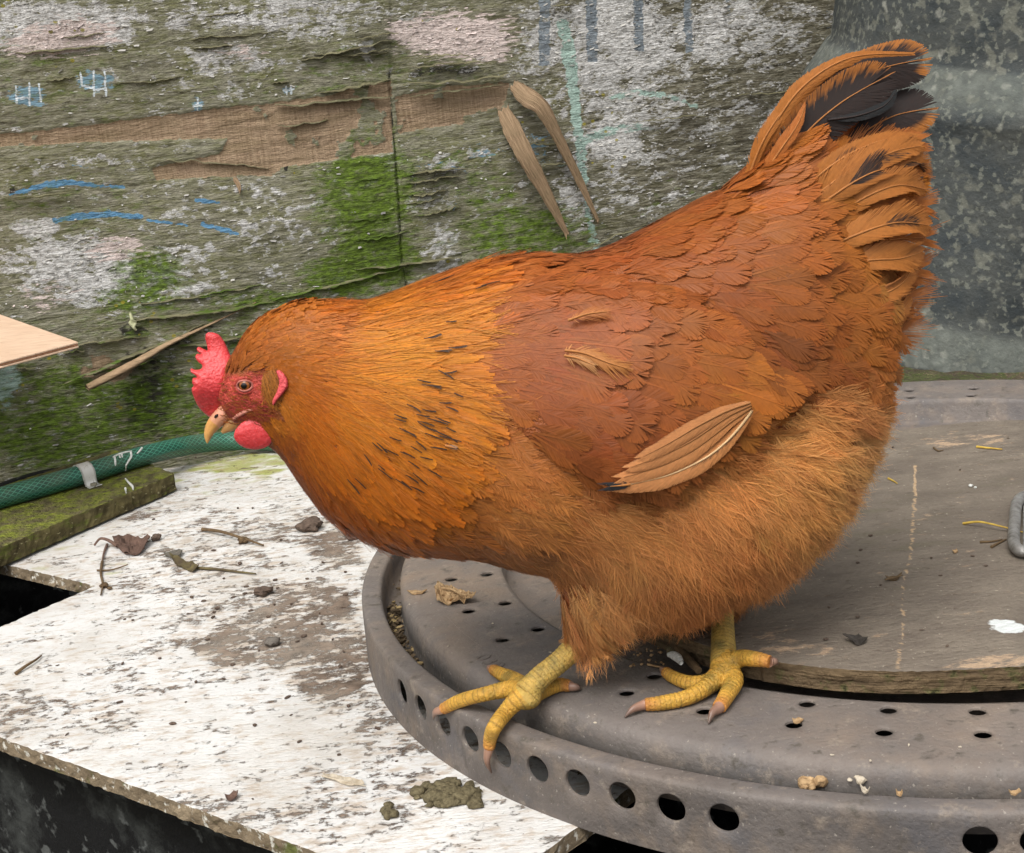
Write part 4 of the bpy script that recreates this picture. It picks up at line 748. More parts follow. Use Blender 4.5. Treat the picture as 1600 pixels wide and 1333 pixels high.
# ---------------------------------------------------------------- plumage: every feather is a shaft with a comb of barbs
#   x  y   dirx diry  L   W   r g b     fluff spacing lift kind
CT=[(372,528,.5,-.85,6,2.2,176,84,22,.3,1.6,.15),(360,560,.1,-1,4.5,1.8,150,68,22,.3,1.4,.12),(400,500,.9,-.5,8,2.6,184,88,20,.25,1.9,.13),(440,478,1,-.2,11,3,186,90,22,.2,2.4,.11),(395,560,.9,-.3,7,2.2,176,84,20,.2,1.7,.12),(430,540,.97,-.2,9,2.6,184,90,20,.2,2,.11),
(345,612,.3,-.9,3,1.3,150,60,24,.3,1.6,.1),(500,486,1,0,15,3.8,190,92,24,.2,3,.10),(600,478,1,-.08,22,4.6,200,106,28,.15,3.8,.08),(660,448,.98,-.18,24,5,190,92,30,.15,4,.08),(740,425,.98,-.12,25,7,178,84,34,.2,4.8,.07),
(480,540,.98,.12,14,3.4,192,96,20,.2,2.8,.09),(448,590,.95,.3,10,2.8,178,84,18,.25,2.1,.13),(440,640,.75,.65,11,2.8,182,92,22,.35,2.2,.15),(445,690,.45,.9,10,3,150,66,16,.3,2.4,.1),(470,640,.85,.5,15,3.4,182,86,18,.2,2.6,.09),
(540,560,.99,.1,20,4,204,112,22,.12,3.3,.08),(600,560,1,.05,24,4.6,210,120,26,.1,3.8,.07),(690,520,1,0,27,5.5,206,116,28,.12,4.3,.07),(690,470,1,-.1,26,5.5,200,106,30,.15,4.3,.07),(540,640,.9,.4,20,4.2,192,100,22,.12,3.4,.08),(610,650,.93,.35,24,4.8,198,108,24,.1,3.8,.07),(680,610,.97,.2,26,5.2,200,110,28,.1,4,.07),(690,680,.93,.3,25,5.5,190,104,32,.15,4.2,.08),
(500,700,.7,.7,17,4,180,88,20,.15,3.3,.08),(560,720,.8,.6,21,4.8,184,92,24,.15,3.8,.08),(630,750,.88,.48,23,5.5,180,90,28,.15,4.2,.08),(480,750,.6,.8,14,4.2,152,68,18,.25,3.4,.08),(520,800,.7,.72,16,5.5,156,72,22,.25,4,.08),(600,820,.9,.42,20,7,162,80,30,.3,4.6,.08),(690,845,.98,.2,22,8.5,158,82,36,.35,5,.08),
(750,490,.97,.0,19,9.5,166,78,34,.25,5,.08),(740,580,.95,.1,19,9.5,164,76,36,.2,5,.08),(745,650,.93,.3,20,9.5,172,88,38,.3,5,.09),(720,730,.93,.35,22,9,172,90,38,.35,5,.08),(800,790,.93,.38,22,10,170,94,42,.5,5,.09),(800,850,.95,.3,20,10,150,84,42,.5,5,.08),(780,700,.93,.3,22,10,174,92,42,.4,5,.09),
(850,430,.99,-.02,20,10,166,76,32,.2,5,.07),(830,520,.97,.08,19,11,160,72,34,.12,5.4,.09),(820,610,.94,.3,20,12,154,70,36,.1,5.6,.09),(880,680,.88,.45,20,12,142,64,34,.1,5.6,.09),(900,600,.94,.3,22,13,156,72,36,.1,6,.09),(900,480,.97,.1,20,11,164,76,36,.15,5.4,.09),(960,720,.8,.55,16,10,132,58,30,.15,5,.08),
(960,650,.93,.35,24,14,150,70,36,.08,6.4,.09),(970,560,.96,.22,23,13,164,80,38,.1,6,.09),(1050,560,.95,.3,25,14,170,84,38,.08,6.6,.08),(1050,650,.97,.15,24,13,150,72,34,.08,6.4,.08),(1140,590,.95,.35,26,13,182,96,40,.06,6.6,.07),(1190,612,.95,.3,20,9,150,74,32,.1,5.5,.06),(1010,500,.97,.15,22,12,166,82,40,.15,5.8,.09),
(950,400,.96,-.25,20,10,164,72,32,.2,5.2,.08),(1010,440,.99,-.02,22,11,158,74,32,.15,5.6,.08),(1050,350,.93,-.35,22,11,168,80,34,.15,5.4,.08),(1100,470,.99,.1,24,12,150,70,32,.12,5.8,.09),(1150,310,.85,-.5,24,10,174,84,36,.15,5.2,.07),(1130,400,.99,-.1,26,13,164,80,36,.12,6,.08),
(1180,540,.9,.4,22,11,134,62,30,.15,5.6,.08),(1230,470,.97,.2,26,13,156,76,34,.12,6,.08),(1220,380,.98,-.12,27,13,168,82,34,.12,6,.08),(1210,270,.72,-.68,27,9,178,90,36,.15,4.8,.06),(1260,560,.85,.5,22,10,142,68,32,.25,5,.09),(1300,400,.98,0,28,14,178,96,42,.15,6,.09),(1290,300,.88,-.4,30,13,184,98,42,.15,5.6,.09),  # first row's darker brown carries the shadow behind the wing tip
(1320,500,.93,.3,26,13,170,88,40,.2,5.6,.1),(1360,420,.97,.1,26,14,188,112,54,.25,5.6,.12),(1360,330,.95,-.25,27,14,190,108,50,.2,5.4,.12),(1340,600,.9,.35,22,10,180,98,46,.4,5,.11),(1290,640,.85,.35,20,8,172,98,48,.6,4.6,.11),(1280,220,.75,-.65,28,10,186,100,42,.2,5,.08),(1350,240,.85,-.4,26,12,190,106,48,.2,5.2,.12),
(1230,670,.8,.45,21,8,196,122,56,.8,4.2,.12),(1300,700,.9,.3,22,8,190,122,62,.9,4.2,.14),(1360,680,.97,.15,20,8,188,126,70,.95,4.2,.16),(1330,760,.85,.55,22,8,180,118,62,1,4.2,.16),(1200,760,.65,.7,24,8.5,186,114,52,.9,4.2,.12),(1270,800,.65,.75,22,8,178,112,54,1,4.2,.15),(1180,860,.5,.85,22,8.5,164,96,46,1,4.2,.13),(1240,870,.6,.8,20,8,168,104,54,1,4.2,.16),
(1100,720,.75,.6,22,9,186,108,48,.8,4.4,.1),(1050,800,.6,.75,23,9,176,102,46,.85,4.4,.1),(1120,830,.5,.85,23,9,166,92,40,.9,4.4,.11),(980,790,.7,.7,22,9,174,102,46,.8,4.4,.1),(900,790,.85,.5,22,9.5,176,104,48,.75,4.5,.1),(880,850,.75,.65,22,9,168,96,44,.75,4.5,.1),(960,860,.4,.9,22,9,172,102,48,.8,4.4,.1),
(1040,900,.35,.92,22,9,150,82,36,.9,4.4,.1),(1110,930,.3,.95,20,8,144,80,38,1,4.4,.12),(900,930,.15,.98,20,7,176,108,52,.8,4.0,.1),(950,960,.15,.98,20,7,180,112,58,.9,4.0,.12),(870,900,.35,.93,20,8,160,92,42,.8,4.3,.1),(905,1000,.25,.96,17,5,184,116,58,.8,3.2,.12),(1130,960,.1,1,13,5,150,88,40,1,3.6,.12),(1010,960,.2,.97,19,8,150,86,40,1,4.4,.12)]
CT=np.array(CT,float)
def field(P):
    w_=1/(((P[:,None,0]-CT[None,:,0])**2+(P[:,None,1]-CT[None,:,1])**2)/1600+.06)**2.2; w_/=w_.sum(1,keepdims=True); return w_@CT[:,2:]
TVn=TV; TFt=[]
for f in TF:
    for k in range(1,len(f)-1): TFt.append((f[0],f[k],f[k+1]))
TFt=np.array(TFt); a_,b_,c_=TV[TFt[:,0]],TV[TFt[:,1]],TV[TFt[:,2]]; fn=np.cross(b_-a_,c_-a_); ar=np.linalg.norm(fn,axis=1)/2; fn=nrm(fn)
# smooth vertex normals
vn=np.zeros_like(TV); 
for k in range(3): np.add.at(vn,TFt[:,k],fn*ar[:,None])
vn=nrm(vn)
for it in range(14):
    fa=(vn[TFt[:,0]]+vn[TFt[:,1]]+vn[TFt[:,2]]); v2=np.zeros_like(vn)
    for k in range(3): np.add.at(v2,TFt[:,k],fa)
    vn=nrm(v2)
cen=(a_+b_+c_)/3; mc=cen.copy(); mc[:,1]=Y0-np.abs(cen[:,1]-Y0)
Fv=field(proj(mc))
dens=1/(Fv[:,8]*1e-3)**2*1.25*np.where(cen[:,1]>Y0+.02,.7,1.); pr=ar*dens
NF=R_.poisson(pr); fi=np.repeat(np.arange(len(ar)),NF); u=R_.random((len(fi),2)); fl=u.sum(1)>1; u[fl]=1-u[fl]
seed=a_[fi]+(b_-a_)[fi]*u[:,:1]+(c_-a_)[fi]*u[:,1:]
sn=nrm(vn[TFt[fi,0]]*(1-u.sum(1))[:,None]+vn[TFt[fi,1]]*u[:,:1]+vn[TFt[fi,2]]*u[:,1:])
ms=seed.copy(); ms[:,1]=Y0-np.abs(seed[:,1]-Y0); SP=proj(ms); keep=poly(SP,[(336,596),(352,585),(374,583),(392,578),(410,576),(424,598),(436,612),(434,645),(405,664),(372,668),(350,665),(330,640)],1)<.5
keep&=~((SP[:,0]<352)&(SP[:,1]>575))
keep&=poly(SP,[(1215,238),(1290,150),(1400,60),(1500,60),(1500,345),(1400,340),(1330,270),(1260,262)],1)<.5
seed,sn,SP=seed[keep],sn[keep],SP[keep]
FV=field(SP)
def make_feathers(P0,N,dirp,L,W,col,fluff,lift,nb,K,bw,seed_=0,curl=.5,phi0=42,phi1=14,tipdark=None,off=0.,lm=1.,lnz=.06,lanc=None):
    n=len(P0); 
    T=dirp-(dirp*N).sum(1,keepdims=True)*N; T=nrm(T); ja=R_.normal(0,1,n)*(.10+.16*fluff); S=np.cross(N,T); T=nrm(T*np.cos(ja)[:,None]+S*np.sin(ja)[:,None]); S=np.cross(N,T)
    lift=lift*lm; L=L*R_.normal(1,.13,n).clip(.6,1.4); W=W*R_.normal(1,.12,n).clip(.6,1.4); lift=lift*R_.uniform(.5,1.5,n)
    v=np.linspace(.04,1.,nb)[None,:]+R_.normal(0,.012,(n,nb)); v=np.clip(v,0,1); v=v[:,np.argsort(v[0])] if False else v
    bend=R_.normal(0,.12,n)*(.5+fluff)
    def R(vv): return P0[:,None]+T[:,None]*(L[:,None]*vv)[...,None]+N[:,None]*(off+.0006+L[:,None]*(lift[:,None]*vv-curl*lift[:,None]*vv**2))[...,None]+S[:,None]*(L[:,None]*bend[:,None]*vv**2)[...,None]
    out=[];cols=[]; solid=1-np.clip((fluff-.25)/.25,0,1)
    pc=col*(1+R_.normal(0,1,(n,1))*(.055+.05*fluff[:,None])).clip(.75,1.25); pc=pc*(1+R_.normal(0,.025,(n,3)))
    for sg in (-1,1):
        ph=np.radians(phi0+(phi1-phi0)*v)+R_.normal(0,.03,(n,nb))+R_.normal(0,.22,(n,nb))*np.clip(fluff[:,None]-.1,0,1); ph=np.clip(ph,.08,1.5)
        prof=np.clip(v*5,0,1)**.6*(1-.25*v)*np.sqrt(np.clip(1.04-v**5,0,1))
        ln=(W[:,None]/2)*prof/np.sin(np.maximum(ph,.28)); ln=ln*(1+R_.normal(0,lnz,(n,nb))+np.clip(fluff[:,None]-.1,0,1)*R_.normal(.12,.28,(n,nb))); ln=np.clip(ln,W[:,None]*.12,W[:,None]*1.9)
        D=T[:,None]*np.cos(ph)[...,None]+sg*S[:,None]*np.sin(ph)[...,None]
        if lanc is not None:
            tt=np.clip((v-.04)/.96,0,1); xe=L[:,None]*(.22+.78*tt**.9); ye=W[:,None]/2*np.where(tt<lanc,np.sin(np.clip(tt/lanc,0,1)*np.pi/2)**.7,np.sqrt(np.clip(1-((tt-lanc)/(1.001-lanc))**(2.2 if lanc>.5 else 1.6),0,1)))
            xe=xe*(1+R_.normal(0,lnz*.35,(n,nb))); ye=ye*(1+R_.normal(0,lnz,(n,nb))); rx=L[:,None]*v*.70
            dx=xe-rx; ln2=np.hypot(dx,ye); ph2=np.arctan2(ye,np.maximum(dx,1e-5)); k_=solid[:,None]; ln=ln*(1-k_)+ln2*k_; ph=ph*(1-k_)+ph2*k_; vr=v*(1-.30*k_)
            D=T[:,None]*np.cos(ph)[...,None]+sg*S[:,None]*np.sin(ph)[...,None]
        else: vr=v
        nz=R_.normal(0,.10,(n,nb))*fluff[:,None]+.04*fluff[:,None]
        base=R(vr); pts=[]; s=np.linspace(0,1,K+1)
        wdir=nrm(np.cross(N[:,None],D)+N[:,None]*(R_.normal(0,.3,(n,nb,1))*(.15+fluff[:,None,None])))
        wav=R_.normal(0,.10,(n,nb,1))*fluff[:,None,None]
        for k,sk in enumerate(s):
            q=base+D*(ln*sk)[...,None]+T[:,None]*(ln*(.16 if lanc is None else .02)*sk*sk)[...,None]-N[:,None]*(ln*sk*sk*(.10*(1-fluff[:,None]))-ln*sk*nz)[...,None]+wdir*(wav*ln[...,None]*math.sin(sk*4.))
            wk=bw[:,None]*(1-(.10+.60*fluff[:,None])*sk**1.5)*(1 if k<K else (.75-.35*fluff[:,None]))
            h_=wdir*(wk/2)[...,None]; pts+= [q-h_,q+h_]
        V=np.stack(pts,2) # n,nb,2(K+1),3
        cb=pc[:,None]*(1+R_.normal(0,1,(n,nb,1))*(.022+.05*fluff[:,None,None])); cb=np.repeat(cb[:,:,None],2*(K+1),2)
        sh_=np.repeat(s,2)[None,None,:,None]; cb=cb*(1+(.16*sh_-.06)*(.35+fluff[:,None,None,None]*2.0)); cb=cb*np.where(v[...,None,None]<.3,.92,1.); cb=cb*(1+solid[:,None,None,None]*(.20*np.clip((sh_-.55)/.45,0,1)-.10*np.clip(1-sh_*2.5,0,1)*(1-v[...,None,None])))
        if tipdark is not None:
            m_=(tipdark[:,None,None,None]>0)&(v[...,None,None]>(1-.55*tipdark[:,None,None,None]))&(sh_<.42); cb=np.where(m_,srgb(52,40,34)*R_.uniform(.7,1.5,(n,nb,1,1)),cb)
        out.append(V.reshape(-1,3)); cols.append(cb.reshape(-1,3))
    V=np.concatenate(out); cols=np.concatenate(cols); nbar=len(V)//(2*(K+1)); base=np.arange(nbar)[:,None,None]*(2*(K+1)); k=np.arange(K)[None,:,None]*2
    F=(base+k+np.array([0,1,3,2])[None,None,:]).reshape(-1,4)
    # shaft ribbon
    vs=np.linspace(0,1,5)[None,:].repeat(n,0); q=R(vs)+N[:,None]*.0002; sw=np.linspace(.00045,.00015,5)[None,:,None]*np.clip(W/.008,.4,1.2)[:,None,None]
    Vs=np.stack([q-S[:,None]*sw,q+S[:,None]*sw],2).reshape(-1,3); b0=np.arange(n)[:,None,None]*10; Fs=(b0+np.arange(4)[None,:,None]*2+np.array([0,1,3,2])).reshape(-1,4)+len(V)
    V=np.r_[V,Vs]; F=np.r_[F,Fs]; cols=np.r_[cols,np.repeat(pc*1.12,10,0)]
    return V,F,cols
pm=NT('plumage',.5,.28); pm.fin(pm.mix(pm.ma('MULTIPLY',pm.noise(pm.obj(),700,3),.22),pm.col(),(.06,.02,.006,1)))
pm.b.inputs['Sheen Weight'].default_value=.05; pm.b.inputs['Sheen Roughness'].default_value=.5
trn=pm.n('ShaderNodeBsdfTranslucent'); ms_=pm.n('ShaderNodeMixShader'); ms_.inputs[0].default_value=.22; pm.t.links.new(pm.col(),trn.inputs[0]); pm.t.links.new(pm.b.outputs[0],ms_.inputs[1]); pm.t.links.new(trn.outputs[0],ms_.inputs[2]); pm.t.links.new(ms_.outputs[0],pm.out.inputs[0])
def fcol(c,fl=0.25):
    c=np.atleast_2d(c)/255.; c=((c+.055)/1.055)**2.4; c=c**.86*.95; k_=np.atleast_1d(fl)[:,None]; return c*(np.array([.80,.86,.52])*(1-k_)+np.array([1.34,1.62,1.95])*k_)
def pdir(d): # photo direction -> world direction (in the vertical plane of the bird)
    w_=d[:,:1]*RT-d[:,1:2]*UP; return nrm(w_*np.array([1,.25,1]))
def do_part(name,mask,nb,K,bwk,**kw):
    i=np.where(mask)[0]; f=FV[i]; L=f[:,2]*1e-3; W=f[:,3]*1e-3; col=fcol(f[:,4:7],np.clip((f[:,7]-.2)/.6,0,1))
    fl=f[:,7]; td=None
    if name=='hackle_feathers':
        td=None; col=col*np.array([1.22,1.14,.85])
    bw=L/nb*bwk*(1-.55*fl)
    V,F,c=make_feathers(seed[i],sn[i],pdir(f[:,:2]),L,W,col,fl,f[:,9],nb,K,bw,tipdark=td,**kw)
    print(name,len(i),len(F)); return mesh(name,V,F,pm.m,hen,cols=c,smooth=True)
region_head=(SP[:,0]<470)&(SP[:,1]<720)&(FV[:,2]<12)
neck=poly(SP,[(380,440),(560,440),(700,400),(735,430),(742,520),(738,600),(735,680),(700,740),(640,790),(540,840),(460,790),(400,700)],1)>.5
neck=poly(SP+R_.normal(0,9,SP.shape),[(380,440),(560,440),(700,400),(735,430),(742,520),(738,600),(735,680),(700,740),(640,790),(540,840),(460,790),(400,700)],1)>.5
neck&=~region_head
fluffy=(FV[:,7]>.55)&~neck&~region_head; rest=~(neck|region_head|fluffy)
do_part('head_feathers',region_head,8,2,2.2,curl=.9)
do_part('hackle_feathers',neck,16,2,1.5,phi0=24,phi1=6,curl=1.,lm=.7,lnz=.08,lanc=.42)
do_part('body_feathers',rest,58,3,1.9,phi0=44,phi1=24,curl=1.15,lm=.55,lnz=.02,lanc=.58)
do_part('fluff',fluffy,46,4,1.15,phi0=38,phi1=16,curl=.7,lm=.9)
def layer(name,pts,L,W,col,nb,bw,fl,lift,off,**kw):
    A=np.array([np.array(on_body(p)) for p in pts]); n=len(A); Ff=field(np.array(pts,float))
    V,F,c=make_feathers(A[:,0],A[:,1],pdir(Ff[:,:2]),np.full(n,L)*R_.uniform(.6,1.3,n),np.full(n,W)*R_.uniform(.7,1.3,n),np.repeat(np.atleast_2d(col),n,0) if np.ndim(col)<2 else col,np.full(n,fl),np.full(n,lift),nb,2,np.full(n,bw),off=off,**kw)
    return mesh(name,V,F,pm.m,hen,cols=c)
FK=[(685,552),(704,547),(697,585),(656,595),(672,603),(700,636),(684,652),(700,667),(656,658),(668,676),(620,654),(613,682),(654,688),(676,697),(634,704),(642,718),(596,724),(574,708),(560,744),(672,731),(649,736),(622,745),(645,756),(700,508),(690,447),(666,533),(746,458),(712,615),(628,668),(690,630),(664,640),(606,700),(586,690),(660,712),(700,690),(640,632),(688,680)]
FK=[p for p in FK]+[(p[0]+R_.uniform(-14,14),p[1]+R_.uniform(-8,8)) for p in FK[::2]]
layer('dark_flecks',FK,.0068,.0013,srgb(74,54,38),9,.00045,.1,.02,.0024,phi0=5,phi1=2)
# fine loose filaments lying over the smooth feathering of back, wing and neck
ii=np.where(neck)[0]; ii=R_.choice(ii,min(len(ii),1500),replace=False); f=FV[ii]
V,F,c=make_feathers(seed[ii],sn[ii],pdir(f[:,:2]),f[:,2]*1.1e-3,f[:,3]*.8e-3,fcol(f[:,4:7],.2)*R_.uniform(.85,1.15,(len(ii),1)),np.full(len(ii),.3),f[:,9]*.5,6,3,np.full(len(ii),.0003),off=.0003,phi0=14,phi1=4)
mesh('filaments',V,F,pm.m,hen,cols=c)
# ---- long feathers, one object each
def big_feather(name,A,Wl,Wr,N,colfn,nb=90,K=5,phi=(34,20),fringe=.05,camber=.1,parent=hen,width_pow=1.,bwk=2.2,shaft=srgb(196,130,70),bump=.0,root_fluff=.15,vane=False):
    A=np.asarray(A,float); Q=crom(A,60); d=np.r_[0,np.cumsum(np.linalg.norm(np.diff(Q,axis=0),axis=1))]; L=d[-1]; d/=L
    N=np.atleast_2d(N); N=np.repeat(N,60,0) if len(N)==1 else crom(N,60)
    v=np.linspace(.02,1,nb); P=np.stack([np.interp(v,d,Q[:,i]) for i in range(3)],-1); T=nrm(np.stack([np.interp(v,d,nrm(np.gradient(Q,axis=0))[:,i]) for i in range(3)],-1)); Nn=np.stack([np.interp(v,d,N[:,i]) for i in range(3)],-1)
    Nn=nrm(Nn-(Nn*T).sum(1,keepdims=True)*T); S=np.cross(Nn,T); V=[];C_=[]
    split=np.cumsum(R_.random(nb)<.03)
    for sg,Wv in ((1,Wl),(-1,Wr)):
        Wv=np.interp(v,np.linspace(0,1,len(Wv)),Wv); ph=np.radians(phi[0]+(phi[1]-phi[0])*v)+R_.normal(0,.012,nb); ph=ph+((split*7919)%13/13-.5)*.10*(v>.3)
        ln=Wv/np.sin(ph)*(1+R_.normal(0,fringe,nb)); loose=np.clip(1-v/.25,0,1)*root_fluff; ph=ph+R_.normal(0,1,nb)*loose
        P0_=P
        if vane:
            Wv=Wv*np.sqrt(np.clip(1.0004-np.clip((v-.84)/.16,0,1)**2,0,1)); vr=v*.80; Pr=np.stack([np.interp(vr,v,P[:,i]) for i in range(3)],-1); E_=P+sg*S*(Wv*(1+R_.normal(0,fringe,nb)))[:,None]+T*(L*R_.normal(0,.004,nb))[:,None]; dv=E_-Pr; ln=np.linalg.norm(dv,axis=1); D=dv/ln[:,None]; ph=np.full(nb,.9); P0_=Pr
        else: D=T*np.cos(ph)[:,None]+sg*S*np.sin(ph)[:,None]
        wd=nrm(np.cross(Nn,D)); bw=L/nb*np.sin(ph)*bwk; s_=np.linspace(0,1,K+1)
        for k,sk in enumerate(s_):
            q=P0_+D*(ln*sk)[:,None]+T*(ln*(0 if vane else .10)*sk*sk)[:,None]-Nn*((ln*sk*sk*camber)+R_.normal(0,.00008,nb)-.0)[:,None]
            w_=(bw*(1-.3*sk)*(1 if k<K else .5)/2)[:,None]
            for h in (-1,1):
                V.append(q+wd*h*w_); c=colfn(v,np.full(nb,sk*sg),q); C_.append(c*R_.normal(1,.05,(nb,1)))
    m=2*(K+1); V=np.array(V).reshape(2,m,nb,3).transpose(0,2,1,3).reshape(-1,3); Cc=np.array(C_).reshape(2,m,nb,3).transpose(0,2,1,3).reshape(-1,3)
    F=(np.arange(2*nb)[:,None,None]*m+np.arange(K)[None,:,None]*2+np.array([0,1,3,2])).reshape(-1,4)
    tv,tf=tube(P+Nn*.0002,np.linspace(.0007,.00012,nb),6); F=[tuple(f) for f in F]+[tuple(i+len(V) for i in f) for f in tf]
    return mesh(name,np.r_[V,tv],F,pm.m,parent,cols=np.r_[Cc,np.repeat(shaft[None],len(tv),0)])
ORG=fcol([[186,102,44]])[0]; BLK=srgb(46,38,36); BUF=srgb(206,140,84)*.86; RUS=fcol([[176,90,38]])[0]
def cm_(base,dark=None,sharp=12):
    def f(v,s,q):
        c=np.repeat(np.asarray(base)[None],len(v),0)
        if dark is not None:
            m=np.clip(dark(v,s)*sharp+R_.normal(0,.45,len(v)),0,1)[:,None]; c=c*(1-m)+BLK*m
        return c
    return f
def tl(pts,dy): return [HP_([p],d*1.25 if d<-.012 else d)[0] for p,d in zip(pts,np.broadcast_to(dy,(len(pts),)) if np.ndim(dy)==0 else dy)]
PX=1/3150.
def tailf(pts,dy,wl,wr,col_,tilt=(0,-1,.25),nb=120,**kw):
    col=lambda v,s,q: col_(v,-s if tilt[1]<0 else s,q)
    kw['fringe']=kw.get('fringe',.05)*.5
    return big_feather('tail_feather',tl(pts,dy),np.array(wl)*PX,np.array(wr)*PX,np.array(tilt,float),col,nb=nb,**kw)
# S is +1 on the lower side of the shaft, -1 on the upper side
SG=1
rag=lambda v:.10*np.sin(v*71)+.06*np.sin(v*173)
# colour functions: s<0 above the shaft, s>0 below it
for dy,m in ((.000,1),(.016,-1)):
    tailf([(1215,250),(1290,165),(1365,112),(1457,90)],[dy*.3,dy*.6,dy,dy],[6,16,26,32,35,37,37,37,36,36],[6,16,26,32,35,36,36,36,35,35],cm_(ORG,lambda v,s:np.minimum(np.where(s<0,.86+rag(v)*.4+s,np.where(v>.96,.8-s,1.)),v-.22)),fringe=.02,vane=True,nb=150)
    tailf([(1240,300),(1330,222),(1395,182),(1467,168)],[dy*.2,dy*.5,dy*.7,dy*.8-.002],[6,16,26,34,38,38,37,36,35,34],[6,14,22,27,31,33,33,33,33,33],cm_(ORG,lambda v,s:np.minimum(np.where(s>0,.74+rag(v)*.4-s,.97+s*0),v-.30)),fringe=.02,vane=True,nb=150)
tailf([(1190,315),(1245,225),(1312,162),(1399,112)],[-.003,-.006,-.008,-.006],[8,20,30,36,38,38,38,38,36,36],[8,20,30,36,38,38,38,36,36,36],cm_(ORG,lambda v,s:np.minimum(np.where(s<0,.76+rag(v)*1.0+s,1.),v-.16)),fringe=.02,nb=160,vane=True)
for pts,dy,k in (([(1230,330),(1310,262),(1380,232),(1432,222)],-.004,1.),([(1250,350),(1320,300),(1385,270),(1436,262)],-.006,.9),([(1262,385),(1340,340),(1400,318),(1446,322)],-.006,.95),([(1270,415),(1345,384),(1400,374),(1444,372)],-.006,.9),([(1285,450),(1355,432),(1405,424),(1438,420)],-.005,.92),([(1290,485),(1360,480),(1402,470),(1430,452)],-.005,.9),([(1290,525),(1350,528),(1395,520),(1420,500)],-.004,.88)):
    tailf(pts,[dy,dy*1.6,dy*1.3,dy],[10,20,26,26,20,6],[10,20,26,26,20,6],cm_(RUS*1.05*k),fringe=.25,vane=False)
tailf([(1290,188),(1340,181),(1380,166),(1398,146)],[-.010,-.011,-.010,-.008],[1,6,8,7,2],[1,7,8,6,2],cm_(srgb(34,40,42)),fringe=.02,nb=60,shaft=BLK)
tailf([(1160,300),(1204,206),(1256,134),(1330,90),(1424,84)],[-.002,-.009,-.011,-.010,-.007],[6,11,12,8,5,2],[5,9,10,8,5,2],cm_(ORG*1.02),fringe=.08)
tailf([(1170,280),(1222,180),(1288,112),(1362,84)],[.003,.003,.002,.003],[6,9,8,6,2],[6,12,14,11,4],cm_(ORG*.95),fringe=.08)
tailf([(1165,290),(1190,225),(1222,175),(1252,148)],[-.006,-.010,-.010,-.008],[6,11,11,8,2],[5,8,9,6,1],cm_(ORG*1.1),fringe=.08)
tailf([(1178,300),(1212,245),(1244,198),(1258,165)],[-.008,-.012,-.012,-.010],[6,11,11,8,2],[5,8,9,6,1],cm_(RUS*1.2),fringe=.08)
tailf([(1225,325),(1300,258),(1370,222),(1430,214)],[-.010,-.013,-.012,-.008],[8,14,13,10,4],[10,20,22,16,4],cm_(ORG,lambda v,s:np.where((v>.42)&(v<.58)&(np.abs(s+.3)<.25),.02,-.3)),fringe=.08)
tailf([(1240,335),(1312,278),(1388,240),(1438,228)],[-.012,-.015,-.013,-.009],[10,20,22,18,4],[10,18,20,16,4],cm_(ORG*1.03,lambda v,s:np.where((v>.5)&(v<.8)&(s>.1)&(s<.8),.05,-.3)),fringe=.08)
tailf([(1262,335),(1322,292),(1368,268),(1408,262)],[-.014,-.017,-.016,-.012],[8,20,22,14,3],[8,18,20,14,3],cm_(ORG*.9,lambda v,s:np.where((v>.42)&(v<.76)&(s<.55),.1,-.3)),fringe=.08)
tailf([(1270,365),(1340,315),(1400,290),(1446,296)],[-.012,-.016,-.015,-.009],[8,18,22,16,3],[8,16,20,14,3],cm_(ORG),fringe=.08)
tailf([(1345,302),(1392,268),(1424,252),(1444,264),(1446,292)],[-.008,-.012,-.010,-.006,-.004],[4,12,15,14,8,2],[3,9,13,12,6,1],cm_(ORG,lambda v,s:np.where((v>.40)&(v<.92)&(s>.05),.08,-.3)),fringe=.05)
tailf([(1262,402),(1340,366),(1400,348),(1450,352)],[-.015,-.020,-.018,-.012],[10,22,26,20,4],[10,20,24,18,4],cm_(ORG*1.06,lambda v,s:np.where((v>.58)&(v<.88)&(s<.35)&(s>-.6),.06,-.3)),fringe=.10)
tailf([(1270,428),(1350,408),(1405,404),(1440,394)],[-.015,-.019,-.017,-.011],[10,20,24,18,4],[10,18,20,15,3],cm_(ORG*1.0),fringe=.12)
tailf([(1300,470),(1370,462),(1412,440),(1433,402)],[-.012,-.017,-.014,-.009],[8,16,18,12,2],[8,13,13,8,2],cm_(ORG*.95),fringe=.12)
tailf([(1300,500),(1360,502),(1402,490),(1424,468)],[-.012,-.017,-.014,-.008],[8,16,18,12,2],[8,13,13,8,2],cm_(ORG*.98),fringe=.16)
tailf([(1290,545),(1350,552),(1390,546),(1414,528)],[-.012,-.016,-.013,-.006],[8,16,16,11,2],[8,13,13,8,2],cm_(ORG*.9),fringe=.2)
tailf([(1280,590),(1340,604),(1380,600),(1406,580)],[-.012,-.015,-.012,-.006],[8,15,15,10,2],[8,12,12,8,2],cm_(ORG*.9),fringe=.2)
for pts,dy in (([(1260,380),(1345,350),(1444,338)],.016),([(1280,430),(1360,410),(1436,402)],.014),([(1240,320),(1320,262),(1432,238)],.014),([(1290,500),(1360,500),(1418,482)],.012)):
    tailf(pts,[dy*.8,dy,dy*.7],[9,22,24,16,3],[9,18,20,14,3],cm_(ORG*.92),tilt=(0,1,.25),fringe=.10)
